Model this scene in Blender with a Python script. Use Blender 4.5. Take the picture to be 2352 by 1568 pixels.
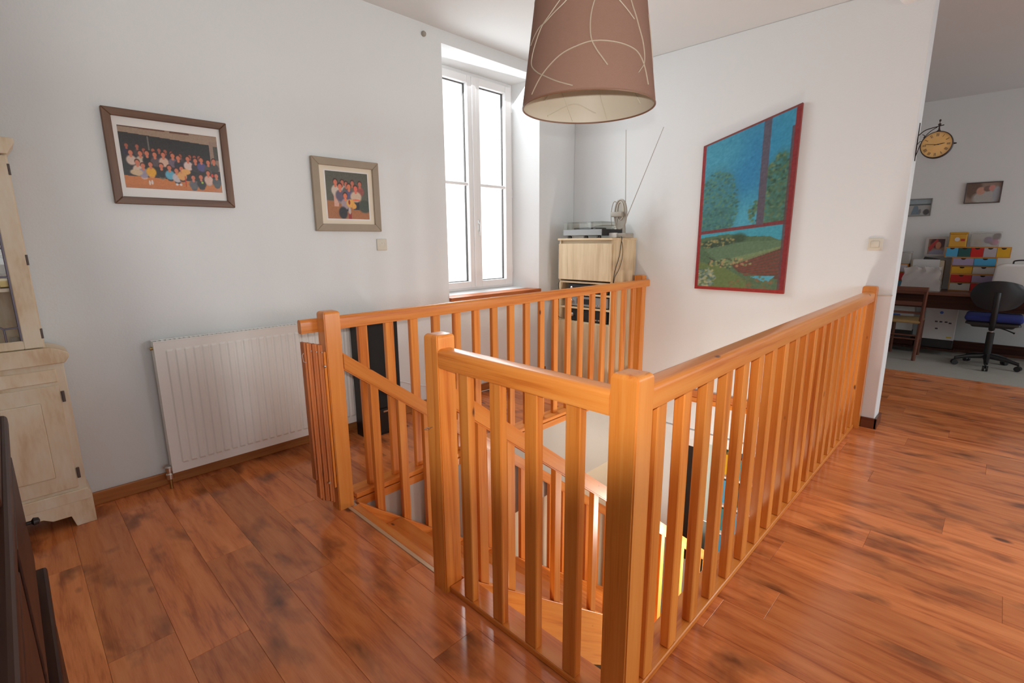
import bpy, bmesh, math, random
from mathutils import Vector, Matrix
import numpy as np

for o in list(bpy.data.objects): bpy.data.objects.remove(o, do_unlink=True)
SC = bpy.context.scene
COL = SC.collection
R = math.radians
random.seed(7); RNG = np.random.default_rng(5)

# ------------------------------------------------------------------ camera, light, exposure
cam = bpy.data.objects.new('camera', bpy.data.cameras.new('camera')); COL.objects.link(cam)
cam.data.sensor_width = 36.0; cam.data.lens = 36.0*1135.555/2352.0; cam.data.clip_start = 0.02
CH, YAW, PITCH, ROLL = 1.3171, 0.77574, -0.20137, -0.00722
fd = Vector((math.cos(PITCH)*math.cos(YAW), math.cos(PITCH)*math.sin(YAW), math.sin(PITCH)))
rt = Vector((math.sin(YAW), -math.cos(YAW), 0)); up = rt.cross(fd)
cr, sr = math.cos(ROLL), math.sin(ROLL)
r2, u2 = cr*rt+sr*up, -sr*rt+cr*up
cam.matrix_world = Matrix(((r2.x, u2.x, -fd.x, 0), (r2.y, u2.y, -fd.y, 0), (r2.z, u2.z, -fd.z, CH), (0, 0, 0, 1)))
SC.camera = cam

SC.view_settings.view_transform = 'Standard'; SC.view_settings.look = 'None'
SC.view_settings.gamma = 1.0; SC.view_settings.use_curve_mapping = False
SC.view_settings.exposure = 0.0

W = bpy.data.worlds.new('world'); SC.world = W; W.use_nodes = True
bg = W.node_tree.nodes['Background']; bg.inputs[0].default_value = (0.93, 0.97, 1.0, 1); bg.inputs[1].default_value = 2.5

def light(name, kind, loc, energy, color=(1, 1, 1), aim=None, **kw):
    l = bpy.data.lights.new(name, kind); l.energy = energy; l.color = color
    for k, v in kw.items(): setattr(l, k, v)
    o = bpy.data.objects.new(name, l); COL.objects.link(o); o.location = loc
    if aim is not None: o.rotation_euler = (Vector(aim)-Vector(loc)).to_track_quat('-Z', 'Y').to_euler()
    return o
# daylight through the window of the landing
light('daylight_window', 'AREA', (3.03, 3.80, 2.05), 50, (0.93, 0.97, 1.0), (2.9, 1.6, 0.4), shape='RECTANGLE', size=1.1, size_y=1.9, spread=R(168))
# skylight falling in through the windows behind the photographer and in the study (aimed down, as sky light comes)
light('daylight_front_right', 'AREA', (2.9, -3.10, 1.60), 29, (0.87, 0.96, 1.0), (2.5, -0.6, 0.0), shape='RECTANGLE', size=1.2, size_y=1.3, spread=R(125))
light('daylight_front_left', 'AREA', (0.45, -3.10, 1.60), 10, (0.87, 0.96, 1.0), (0.3, -0.6, 0.0), shape='RECTANGLE', size=1.2, size_y=1.3, spread=R(125))
light('daylight_study', 'AREA', (6.3, -3.10, 1.6), 23, (0.93, 0.97, 1.0), (6.3, 0, 0.4), shape='RECTANGLE', size=1.2, size_y=1.3)
# the camera flash
light('camera_flash', 'SPOT', (0.0, 0.0, CH+0.065), 74, (1.0, 0.97, 0.93), (math.cos(0.76), math.sin(0.76), CH+0.065+0.19),
      spot_size=R(89), spot_blend=0.36, shadow_soft_size=0.012)
# lamp in the hall downstairs
light('hall_lamp', 'AREA', (0.75, 0.95, -0.62), 6, (1.0, 0.80, 0.52), (3.2, 1.6, -0.7), shape='DISK', size=0.4)
light('hall_lamp_far', 'POINT', (3.05, 0.95, -0.80), 58, (1.0, 0.95, 0.86), shadow_soft_size=0.15)

# ------------------------------------------------------------------ measures
YA, XB, ZC = 3.166, 4.129, 2.836
X0, Y0, Y1, Y2, PW = 1.002, 0.569, 2.194, 1.342, 0.079
OX0, OX1, OY0, OY1 = 1.10, XB, 0.675, 2.255      # stair opening
XF, YF, XS = -0.80, -3.2, 7.70                    # left wall, front wall, study wall
ZL = -2.45                                        # lower floor

# ------------------------------------------------------------------ materials
def s2l(c):
    c = c/255.0
    return c/12.92 if c <= 0.04045 else ((c+0.055)/1.055)**2.4
def rgb(r, g, b): return (s2l(r), s2l(g), s2l(b), 1.0)
class NT:
    def __init__(s, name):
        s.m = bpy.data.materials.new(name); s.m.use_nodes = True
        s.t = s.m.node_tree; s.b = s.t.nodes['Principled BSDF']
    def n(s, typ, **kw):
        nd = s.t.nodes.new(typ)
        for k, v in kw.items():
            if k in nd.inputs.keys() and not hasattr(type(nd), k): nd.inputs[k].default_value = v
            else: setattr(nd, k, v)
        return nd
    def l(s, a, b): s.t.links.new(a, b)
    def setb(s, **kw):
        for k, v in kw.items(): s.b.inputs[k.replace('_', ' ')].default_value = v
def plain(name, col, rough=0.5, metal=0.0, spec=0.5, bump=0.0, bscale=200, alpha=None, trans=0, var=0.0):
    k = NT(name); k.setb(Base_Color=col, Roughness=rough, Metallic=metal)
    k.b.inputs['Specular IOR Level'].default_value = spec
    tc = k.n('ShaderNodeTexCoord')
    if trans: k.b.inputs['Transmission Weight'].default_value = trans
    nz = k.n('ShaderNodeTexNoise'); nz.inputs['Scale'].default_value = bscale; nz.inputs['Detail'].default_value = 3
    k.l(tc.outputs['Object'], nz.inputs['Vector'])
    if bump:
        bp = k.n('ShaderNodeBump'); bp.inputs['Strength'].default_value = bump; bp.inputs['Distance'].default_value = 0.004
        k.l(nz.outputs['Fac'], bp.inputs['Height']); k.l(bp.outputs['Normal'], k.b.inputs['Normal'])
    if var:
        n2 = k.n('ShaderNodeTexNoise'); n2.inputs['Scale'].default_value = 7; n2.inputs['Detail'].default_value = 4
        k.l(tc.outputs['Object'], n2.inputs['Vector'])
        mx = k.n('ShaderNodeMixRGB', blend_type='MULTIPLY'); mx.inputs[1].default_value = col
        rp = k.n('ShaderNodeValToRGB'); rp.color_ramp.elements[0].position = 0.3; rp.color_ramp.elements[1].position = 0.7
        v = 1-var; rp.color_ramp.elements[0].color = (v, v, v, 1); rp.color_ramp.elements[1].color = (1, 1, 1, 1)
        mx.inputs[0].default_value = 1.0
        k.l(n2.outputs['Fac'], rp.inputs['Fac']); k.l(rp.outputs['Color'], mx.inputs[2]); k.l(mx.outputs['Color'], k.b.inputs['Base Color'])
    return k.m
def wood(name, axis, light_c, mid_c, dark_c, rough=0.3, along=1.6, across=26, knots=0.0, smudge=0.0, coat=0.0, bump=0.15, knot_c=(0.06, 0.015, 0.008, 1), tone=0.25, spec=0.5):
    k = NT(name); tc = k.n('ShaderNodeTexCoord'); oi = k.n('ShaderNodeObjectInfo')
    ad = k.n('ShaderNodeVectorMath', operation='ADD'); sc = k.n('ShaderNodeVectorMath', operation='SCALE')
    cmb = k.n('ShaderNodeCombineXYZ')
    m1 = k.n('ShaderNodeMath', operation='MULTIPLY'); m1.inputs[1].default_value = 37.3
    m2 = k.n('ShaderNodeMath', operation='MULTIPLY'); m2.inputs[1].default_value = 91.7
    m3 = k.n('ShaderNodeMath', operation='MULTIPLY'); m3.inputs[1].default_value = 53.1
    for i, m in enumerate((m1, m2, m3)): k.l(oi.outputs['Random'], m.inputs[0]); k.l(m.outputs[0], cmb.inputs[i])
    k.l(tc.outputs['Object'], ad.inputs[0]); k.l(cmb.outputs[0], ad.inputs[1])
    def mapped(al, ac):
        mp = k.n('ShaderNodeMapping'); s = [ac, ac, ac]; s['XYZ'.index(axis)] = al
        mp.inputs['Scale'].default_value = s; k.l(ad.outputs[0], mp.inputs['Vector']); return mp
    g = k.n('ShaderNodeTexNoise'); g.inputs['Scale'].default_value = 1; g.inputs['Detail'].default_value = 5; g.inputs['Distortion'].default_value = 0.6
    k.l(mapped(along, across).outputs[0], g.inputs['Vector'])
    f = k.n('ShaderNodeTexNoise'); f.inputs['Scale'].default_value = 1; f.inputs['Detail'].default_value = 3
    k.l(mapped(along*6, across*9).outputs[0], f.inputs['Vector'])
    mixf = k.n('ShaderNodeMath', operation='MULTIPLY_ADD'); mixf.inputs[1].default_value = 0.3
    k.l(f.outputs['Fac'], mixf.inputs[0]); k.l(g.outputs['Fac'], mixf.inputs[2])
    rp = k.n('ShaderNodeValToRGB'); e = rp.color_ramp.elements
    e[0].position = 0.42; e[0].color = dark_c; e[1].position = 0.82; e[1].color = light_c
    mid = rp.color_ramp.elements.new(0.6); mid.color = mid_c
    k.l(mixf.outputs[0], rp.inputs['Fac']); col = rp.outputs['Color']
    if tone:
        tr = k.n('ShaderNodeMapRange'); tr.inputs['To Min'].default_value = 1-tone; tr.inputs['To Max'].default_value = 1+tone*0.4
        k.l(oi.outputs['Random'], tr.inputs['Value'])
        tm = k.n('ShaderNodeVectorMath', operation='SCALE'); k.l(col, tm.inputs[0]); k.l(tr.outputs[0], tm.inputs['Scale']); col = tm.outputs[0]
    if smudge:
        sm = k.n('ShaderNodeTexNoise'); sm.inputs['Scale'].default_value = 1; sm.inputs['Detail'].default_value = 4; sm.inputs['Distortion'].default_value = 0.25
        k.l(mapped(3.6, 8).outputs[0], sm.inputs['Vector'])
        sr_ = k.n('ShaderNodeMapRange'); sr_.inputs['From Min'].default_value = 0.54; sr_.inputs['From Max'].default_value = 0.75; sr_.inputs['To Max'].default_value = smudge
        k.l(sm.outputs['Fac'], sr_.inputs['Value'])
        mx = k.n('ShaderNodeMixRGB'); mx.inputs[2].default_value = (0.055, 0.019, 0.014, 1)
        k.l(sr_.outputs[0], mx.inputs[0]); k.l(col, mx.inputs[1]); col = mx.outputs['Color']
    if knots:
        vo = k.n('ShaderNodeTexVoronoi'); vo.inputs['Scale'].default_value = 1
        k.l(mapped(knots*0.8, knots*1.7).outputs[0], vo.inputs['Vector'])
        kr = k.n('ShaderNodeMapRange'); kr.inputs['From Min'].default_value = 0.035; kr.inputs['From Max'].default_value = 0.075
        kr.inputs['To Min'].default_value = 0.85; kr.inputs['To Max'].default_value = 0.0
        k.l(vo.outputs['Distance'], kr.inputs['Value'])
        mx = k.n('ShaderNodeMixRGB'); mx.inputs[2].default_value = knot_c
        k.l(kr.outputs[0], mx.inputs[0]); k.l(col, mx.inputs[1]); col = mx.outputs['Color']
    k.l(col, k.b.inputs['Base Color']); k.setb(Roughness=rough); k.b.inputs['Specular IOR Level'].default_value = spec
    if coat: k.b.inputs['Coat Weight'].default_value = coat; k.b.inputs['Coat Roughness'].default_value = 0.12
    bp = k.n('ShaderNodeBump'); bp.inputs['Strength'].default_value = bump; bp.inputs['Distance'].default_value = 0.002
    k.l(mixf.outputs[0], bp.inputs['Height']); k.l(bp.outputs['Normal'], k.b.inputs['Normal'])
    return k.m
def attr_mat(name, rough=0.5, coat=0.0):
    k = NT(name); a = k.n('ShaderNodeAttribute'); a.attribute_name = 'art'
    k.l(a.outputs['Color'], k.b.inputs['Base Color']); k.setb(Roughness=rough)
    k.b.inputs['Coat Weight'].default_value = coat; k.b.inputs['Coat Roughness'].default_value = 0.1
    return k.m
PINE = {a: wood('orange_pine_'+a, a, (0.80, 0.30, 0.060, 1), (0.74, 0.24, 0.037, 1), (0.56, 0.135, 0.015, 1), rough=0.33, knots=4.4, coat=0.15, tone=0.12, along=1.1, across=30, bump=0.12) for a in 'XYZ'}
REDPINE = {a: wood('reddish_pine_'+a, a, (0.60, 0.20, 0.055, 1), (0.50, 0.14, 0.035, 1), (0.36, 0.085, 0.02, 1), rough=0.5, knots=2.2, tone=0.15) for a in 'XYZ'}
LAM = wood('laminate_oak', 'Y', (0.82, 0.285, 0.095, 1), (0.70, 0.215, 0.066, 1), (0.46, 0.12, 0.036, 1), rough=0.17, spec=0.5, along=2.6, across=26, knots=2.2, smudge=0.8, tone=0.22, bump=0.04, knot_c=(0.05, 0.015, 0.012, 1))
OAK = {a: wood('pale_oak_'+a, a, (0.72, 0.58, 0.38, 1), (0.64, 0.49, 0.30, 1), (0.50, 0.36, 0.21, 1), rough=0.5, tone=0.05, across=18) for a in 'XYZ'}
DARKW = {a: wood('dark_brown_wood_'+a, a, (0.060, 0.022, 0.012, 1), (0.040, 0.013, 0.008, 1), (0.022, 0.007, 0.005, 1), rough=0.42, tone=0.1, spec=0.15) for a in 'XYZ'}
CHAIRW = {a: wood('reddish_chair_wood_'+a, a, (0.16, 0.055, 0.025, 1), (0.12, 0.036, 0.018, 1), (0.07, 0.02, 0.011, 1), rough=0.35, tone=0.1) for a in 'XYZ'}
FRAMEW = {a: wood('walnut_frame_'+a, a, (0.20, 0.105, 0.062, 1), (0.15, 0.075, 0.045, 1), (0.10, 0.047, 0.03, 1), rough=0.45, tone=0.05) for a in 'XYZ'}
PALEW = {a: wood('birch_chest_'+a, a, (0.70, 0.33, 0.07, 1), (0.62, 0.27, 0.05, 1), (0.5, 0.2, 0.035, 1), rough=0.5, tone=0.05) for a in 'XYZ'}
CREAM = wood('limed_cream_wood', 'Z', (0.86, 0.76, 0.60, 1), (0.80, 0.66, 0.47, 1), (0.68, 0.48, 0.29, 1), rough=0.55, along=3, across=9, tone=0.05)
BASEP = wood('varnished_skirting', 'X', (0.50, 0.20, 0.055, 1), (0.42, 0.15, 0.038, 1), (0.30, 0.09, 0.022, 1), rough=0.4, knots=2.2, tone=0.1)
M = dict(
    wall=plain('white_wall_paint', (0.765, 0.79, 0.795, 1), 0.85, bump=0.25, bscale=110, spec=0.2),
    ceil=plain('ceiling_paint', (0.74, 0.755, 0.75, 1), 0.9, bump=0.1, bscale=80, spec=0.2),
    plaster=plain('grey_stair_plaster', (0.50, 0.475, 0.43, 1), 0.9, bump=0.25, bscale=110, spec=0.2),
    slab=plain('slab_plaster', (0.70, 0.66, 0.58, 1), 0.9, spec=0.2),
    pvc=plain('white_window_pvc', (0.84, 0.84, 0.84, 1), 0.28, spec=0.5),
    gasket=plain('black_gasket', (0.05, 0.045, 0.04, 1), 0.6),
    steel=plain('bright_steel', (0.62, 0.60, 0.57, 1), 0.3, 1.0),
    brass=plain('aged_brass', (0.42, 0.30, 0.12, 1), 0.35, 1.0),
    alu=plain('aluminium_strip', (0.62, 0.42, 0.26, 1), 0.45, 0.2),
    radiator=plain('radiator_enamel', (0.84, 0.84, 0.81, 1), 0.32),
    plug=plain('cream_socket_plastic', (0.66, 0.62, 0.52, 1), 0.4),
    plastic=plain('white_plastic', (0.80, 0.79, 0.77, 1), 0.35),
    gray=plain('grey_plastic', (0.34, 0.31, 0.26, 1), 0.45),
    silver=plain('silver_plinth', (0.27, 0.28, 0.28, 1), 0.4, 0.2),
    black=plain('black_plastic', (0.012, 0.012, 0.013, 1), 0.4),
    hole=plain('dark_recess', (0.015, 0.012, 0.01, 1), 0.8),
    blackwood=plain('black_speaker_veneer', (0.012, 0.012, 0.012, 1), 0.45, bump=0.1, bscale=300),
    cloth=plain('black_speaker_cloth', (0.02, 0.021, 0.022, 1), 0.95, bump=0.4, bscale=900),
    mat=plain('white_photo_mount', (0.80, 0.79, 0.77, 1), 0.8), creammat=plain('cream_photo_mount', (0.78, 0.70, 0.56, 1), 0.8),
    taupe=plain('taupe_frame', (0.36, 0.29, 0.21, 1), 0.5, var=0.1), darkframe=plain('dark_thin_frame', (0.11, 0.08, 0.07, 1), 0.5),
    greyframe=plain('grey_thin_frame', (0.25, 0.25, 0.24, 1), 0.5),
    canvas_edge=plain('red_canvas_edge', (0.30, 0.045, 0.03, 1), 0.6),
    shade=plain('taupe_shade_fabric', (0.27, 0.155, 0.115, 1), 0.9, bump=0.35, bscale=500, spec=0.1),
    lining=plain('pale_shade_lining', (0.62, 0.57, 0.46, 1), 0.5), thread=plain('pale_shade_thread', (0.44, 0.36, 0.27, 1), 0.5),
    rim=plain('bronze_rim', (0.20, 0.10, 0.06, 1), 0.4),
    bulb=plain('frosted_bulb', (0.85, 0.84, 0.8, 1), 0.3),
    iron=plain('wrought_iron', (0.025, 0.015, 0.012, 1), 0.5, 0.3), dial=plain('ochre_clock_dial', (0.66, 0.41, 0.13, 1), 0.35, var=0.15),
    dialmark=plain('dial_numerals', (0.12, 0.075, 0.03, 1), 0.6),
    lead=plain('lead_came', (0.17, 0.15, 0.19, 1), 0.45, 0.6),
    vinyl=plain('study_floor_vinyl', (0.47, 0.45, 0.40, 1), 0.35, var=0.08),
    tile=plain('hall_tile', (0.52, 0.47, 0.38, 1), 0.3, var=0.1), grout=plain('hall_grout', (0.3, 0.27, 0.22, 1), 0.8),
    cream_wall=plain('hall_wall_paint', (0.78, 0.70, 0.55, 1), 0.85, spec=0.2),
    rush=plain('woven_rush', (0.36, 0.23, 0.09, 1), 0.8, bump=0.5, bscale=160),
    blue=plain('navy_seat_fabric', (0.018, 0.028, 0.17, 1), 0.9, bump=0.3, bscale=400),
    chairblack=plain('black_chair_shell', (0.014, 0.017, 0.021, 1), 0.33),
    card=plain('white_cardboard', (0.62, 0.61, 0.60, 1), 0.6), bluecard=plain('blue_print', (0.04, 0.13, 0.55, 1), 0.5),
    darkprint=plain('dark_print', (0.05, 0.045, 0.06, 1), 0.5), yellowp=plain('yellow_print', (0.6, 0.42, 0.02, 1), 0.5),
    browng=plain('grey_brown_box', (0.15, 0.11, 0.10, 1), 0.45),
    c_blue=plain('sky_blue_drawer', (0.06, 0.36, 0.62, 1), 0.45), c_teal=plain('bottle_green_drawer', (0.01, 0.09, 0.085, 1), 0.45),
    c_red=plain('red_drawer', (0.55, 0.01, 0.008, 1), 0.45), c_grey=plain('pale_grey_drawer', (0.44, 0.40, 0.44, 1), 0.45),
    c_yellow=plain('yellow_drawer', (0.70, 0.38, 0.01, 1), 0.45), c_lilac=plain('lilac_drawer', (0.36, 0.29, 0.44, 1), 0.45),
    c_white=plain('off_white_drawer', (0.56, 0.53, 0.49, 1), 0.45), c_dull=plain('slate_blue_drawer', (0.08, 0.24, 0.34, 1), 0.45),
    purple=plain('purple_wool', (0.14, 0.03, 0.26, 1), 0.8), pink=plain('pink_wool', (0.5, 0.08, 0.25, 1), 0.8), orangebox=plain('ochre_tin', (0.62, 0.33, 0.03, 1), 0.4),
    greenp=plain('green_spine', (0.05, 0.22, 0.12, 1), 0.6), redp=plain('red_spine', (0.45, 0.04, 0.02, 1), 0.6), tealp=plain('teal_spine', (0.03, 0.25, 0.30, 1), 0.6),
    wool=plain('pale_wool', (0.5, 0.42, 0.3, 1), 0.8),
    ivory=plain('ivory_china', (0.7, 0.66, 0.58, 1), 0.3),
)
def glass(name, tint=(1, 1, 1, 1), rough=0.0, mixv=0.9):
    k = NT(name); t = k.n('ShaderNodeBsdfTransparent'); t.inputs[0].default_value = tint
    g = k.n('ShaderNodeBsdfGlossy'); g.inputs['Roughness'].default_value = rough
    lw = k.n('ShaderNodeLayerWeight'); lw.inputs['Blend'].default_value = 0.5
    pw = k.n('ShaderNodeMath', operation='POWER'); pw.inputs[1].default_value = 4.5; k.l(lw.outputs['Facing'], pw.inputs[0])
    fr = k.n('ShaderNodeMath', operation='MULTIPLY_ADD'); fr.inputs[1].default_value = 0.9; fr.inputs[2].default_value = 0.035; k.l(pw.outputs[0], fr.inputs[0])
    mx = k.n('ShaderNodeMixShader'); k.l(fr.outputs[0], mx.inputs[0]); k.l(t.outputs[0], mx.inputs[1]); k.l(g.outputs[0], mx.inputs[2])
    k.l(mx.outputs[0], k.t.nodes['Material Output'].inputs['Surface']); return k.m
M['glass'] = glass('clear_pane')
M['acrylic'] = glass('smoked_clear_acrylic', (0.95, 0.95, 0.93, 1), 0.02)
def milky(name, col, f):
    k = NT(name); t = k.n('ShaderNodeBsdfTransparent'); k.setb(Base_Color=col, Roughness=0.18)
    mx = k.n('ShaderNodeMixShader'); mx.inputs[0].default_value = f
    k.l(t.outputs[0], mx.inputs[1]); k.l(k.b.outputs[0], mx.inputs[2]); k.l(mx.outputs[0], k.t.nodes['Material Output'].inputs['Surface']); return k.m
M['milky'] = milky('milky_plastic_film', (0.66, 0.64, 0.62, 1), 0.62)
M['clearbox'] = milky('clear_storage_plastic', (0.62, 0.60, 0.56, 1), 0.42)

# ------------------------------------------------------------------ mesh helpers (world coordinates, moved to the part's origin on linking)
ORG = {}
def bm_new(): return bmesh.new()
def box(bm, x0, x1, y0, y1, z0, z1, bev=0.0, seg=1):
    vs = [bm.verts.new(p) for p in ((x0, y0, z0), (x1, y0, z0), (x1, y1, z0), (x0, y1, z0), (x0, y0, z1), (x1, y0, z1), (x1, y1, z1), (x0, y1, z1))]
    fs = [bm.faces.new([vs[i] for i in q]) for q in ((3, 2, 1, 0), (4, 5, 6, 7), (0, 1, 5, 4), (1, 2, 6, 5), (2, 3, 7, 6), (3, 0, 4, 7))]
    if bev: bmesh.ops.bevel(bm, geom=list({e for f in fs for e in f.edges}), offset=bev, segments=seg, profile=0.5, affect='EDGES')
    return bm
def B(x0, x1, y0, y1, z0, z1, bev=0.0, seg=1): return box(bm_new(), x0, x1, y0, y1, z0, z1, bev, seg)
def prism(bm, pts, d0, d1, axis, bev=0.0, seg=1):
    # polygon pts in the plane across `axis`, pushed from d0 to d1 along it
    def P(a, b, d):
        return {'X': (d, a, b), 'Y': (a, d, b), 'Z': (a, b, d)}[axis]
    v0 = [bm.verts.new(P(a, b, d0)) for a, b in pts]; v1 = [bm.verts.new(P(a, b, d1)) for a, b in pts]
    n = len(pts); fs = [bm.faces.new(v0[::-1]), bm.faces.new(v1)]
    for i in range(n): fs.append(bm.faces.new((v0[i], v0[(i+1) % n], v1[(i+1) % n], v1[i])))
    bmesh.ops.recalc_face_normals(bm, faces=fs)
    if bev: bmesh.ops.bevel(bm, geom=list({e for f in fs for e in f.edges}), offset=bev, segments=seg, profile=0.5, affect='EDGES')
    return bm
def lathe(bm, prof, c, axis='Z', n=32, caps=True):
    # prof: (radius, height) pairs; c centre
    rings = []
    for r, h in prof:
        ring = []
        for i in range(n):
            a = 2*math.pi*i/n; u, v = r*math.cos(a), r*math.sin(a)
            p = {'Z': (u, v, h), 'X': (h, u, v), 'Y': (u, h, v)}[axis]
            ring.append(bm.verts.new((c[0]+p[0], c[1]+p[1], c[2]+p[2])))
        rings.append(ring)
    fs = []
    for a, b in zip(rings, rings[1:]):
        for i in range(n): fs.append(bm.faces.new((a[i], a[(i+1) % n], b[(i+1) % n], b[i])))
    if caps:
        fs.append(bm.faces.new(rings[0][::-1])); fs.append(bm.faces.new(rings[-1]))
    bmesh.ops.recalc_face_normals(bm, faces=fs)
    return bm
def tube(bm, pts, r, n=8):
    pts = [Vector(p) for p in pts]; rings = []; prev = None
    for i, p in enumerate(pts):
        d = (pts[min(i+1, len(pts)-1)]-pts[max(i-1, 0)]).normalized()
        a = (prev if prev is not None else (Vector((0, 0, 1)) if abs(d.z) < 0.9 else Vector((1, 0, 0))))
        u = (a-d*a.dot(d)).normalized(); v = d.cross(u); prev = u
        rr = r[i] if isinstance(r, (list, tuple)) else r
        rings.append([bm.verts.new(p+rr*(math.cos(2*math.pi*k/n)*u+math.sin(2*math.pi*k/n)*v)) for k in range(n)])
    for a, b in zip(rings, rings[1:]):
        for k in range(n): bm.faces.new((a[k], a[(k+1) % n], b[(k+1) % n], b[k]))
    bm.faces.new(rings[0][::-1]); bm.faces.new(rings[-1])
    bmesh.ops.recalc_face_normals(bm, faces=bm.faces[:])
    return bm
def bez(p, n=14):
    # smooth curve through points (Catmull-Rom)
    P = [Vector(q) for q in p]; P = [2*P[0]-P[1]]+P+[2*P[-1]-P[-2]]; out = []
    for i in range(1, len(P)-2):
        for j in range(n):
            t = j/n
            out.append(0.5*((2*P[i])+(P[i+1]-P[i-1])*t+(2*P[i-1]-5*P[i]+4*P[i+1]-P[i+2])*t*t+(3*P[i]-P[i-1]-3*P[i+1]+P[i+2])*t**3))
    out.append(P[-2]); return out
def orb(bm, c, r, sx=1, sy=1, sz=1, u=14, v=9):
    res = bmesh.ops.create_uvsphere(bm, u_segments=u, v_segments=v, radius=r)
    for q in res['verts']: q.co = Vector((q.co.x*sx, q.co.y*sy, q.co.z*sz))+Vector(c)
    return bm
def finish(name, bm, mat, smooth):
    me = bpy.data.meshes.new(name); bm.to_mesh(me); bm.free()
    if mat is not None: me.materials.append(mat)
    if smooth:
        me.polygons.foreach_set('use_smooth', [True]*len(me.polygons))
        try: me.set_sharp_from_angle(angle=R(38))
        except Exception: pass
    return me
def part(name, bm, mat, parent=None, org=None, smooth=False, label=None, kind=None, rot=None):
    if org is None:
        cs = [v.co for v in bm.verts]
        org = Vector([(min(c[i] for c in cs)+max(c[i] for c in cs))/2 for i in range(3)])
    org = Vector(org)
    bmesh.ops.translate(bm, verts=bm.verts[:], vec=-org)
    o = bpy.data.objects.new(name, finish(name, bm, mat, smooth)); COL.objects.link(o)
    ORG[o.name] = org
    if parent is not None: o.parent = parent; o.location = org-ORG[parent.name]
    else: o.location = org
    if label: o['label'] = label
    if kind: o['kind'] = kind
    return o
def copy_part(src, parent, org):
    o = src.copy(); COL.objects.link(o); o.parent = parent; ORG[o.name] = Vector(org)
    o.location = Vector(org)-(ORG[parent.name] if parent else Vector((0, 0, 0))); return o
def thing(name, label, cat, loc, group=None):
    o = bpy.data.objects.new(name, None); COL.objects.link(o); o.location = loc; o.empty_display_size = 0.05
    ORG[o.name] = Vector(loc); o['label'] = label; o['category'] = cat
    if group: o['group'] = group
    return o
def tag(o, label, cat, group=None):
    o['label'] = label; o['category'] = cat
    if group: o['group'] = group
    return o
def struct(name, bm, mat, parent=None, label=None, org=None):
    o = part(name, bm, mat, parent, org=org)
    if parent is None: o['kind'] = 'structure'
    if label: o['label'] = label
    return o
def holder(name, loc, label=None):
    o = bpy.data.objects.new(name, None); COL.objects.link(o); o.location = loc; ORG[o.name] = Vector(loc); o['kind'] = 'structure'
    if label: o['label'] = label
    return o

# ------------------------------------------------------------------ the setting
# floor: slab with the stair opening, laminate planks on it
floor = holder('floor', (1.0, 0.0, 0.0), 'reddish brown laminate floor of long dark-knotted planks')
bm = bm_new()
for x0, x1, y0, y1 in ((XF, OX0, YF, YA), (OX0, XS, YF, OY0), (OX0, XB+0.04, OY1, YA), (XB+0.04, XS, OY0, YA)):
    box(bm, x0, x1, y0, y1, -0.36, -0.0085)
part('subfloor', bm, M['slab'], floor)
PWID = 0.1835
mesh_cache = {}
def plank(x0, x1, y0, y1):
    key = (round(x1-x0, 3), round(y1-y0, 3)); org = Vector(((x0+x1)/2, (y0+y1)/2, 0))
    g = 0.0003
    if key in mesh_cache:
        o = bpy.data.objects.new('plank', mesh_cache[key]); COL.objects.link(o)
    else:
        bm = B(-(x1-x0)/2+g, (x1-x0)/2-g, -(y1-y0)/2+g, (y1-y0)/2-g, -0.0085, 0.0)
        tops = [e for e in bm.edges if all(v.co.z > -0.001 for v in e.verts)]
        bmesh.ops.bevel(bm, geom=tops, offset=0.0007, segments=1, affect='EDGES')
        mesh_cache[key] = finish('plank', bm, LAM, False)
        o = bpy.data.objects.new('plank', mesh_cache[key]); COL.objects.link(o)
    o.parent = floor; o.location = org-ORG['floor']
def cut(rect):
    x0, x1, y0, y1 = rect
    if x1 <= OX0-0.04 or x0 >= OX1 or y1 <= OY0 or y0 >= OY1: return [rect]
    out = []
    gx = OX0-0.058            # planks stop at the metal strip along the stair head
    if x0 < gx: out.append((x0, gx, y0, y1))
    xa, xb = max(x0, gx), min(x1, OX1)
    if x1 > OX1: out.append((OX1, x1, y0, y1))
    if y0 < OY0: out.append((xa, xb, y0, OY0))
    if y1 > OY1: out.append((xa, xb, OY1, y1))
    return out
row = 0; x = 0.05-5*PWID
while x < 6.2:
    off = [0.0, 0.53, 0.21, 0.80, 0.37, 0.95, 0.11, 0.66][row % 8]+0.07*random.random()
    y = YF-off*1.26
    while y < YA:
        r = (max(x, XF), min(x+PWID, 6.205), max(y, YF), min(y+1.26, YA))
        y += 1.26
        if r[3]-r[2] < 0.03 or r[1]-r[0] < 0.02: continue
        if r[3] < -1.6: continue                    # far behind the photographer: the slab only
        for c in cut(r):
            if c[1]-c[0] > 0.008 and c[3]-c[2] > 0.008: plank(*c)
    x += PWID; row += 1
struct('floor', B(6.205, XS, YF, YA, -0.0085, 0.002), M['vinyl'], label='pale grey floor of the study beyond the landing')
struct('trim_1', B(OX0-0.058, OX0-0.040, 1.421, 2.194, -0.008, 0.003, 0.001), M['alu'], label='pale metal strip along the edge of the laminate at the stair head')

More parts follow.
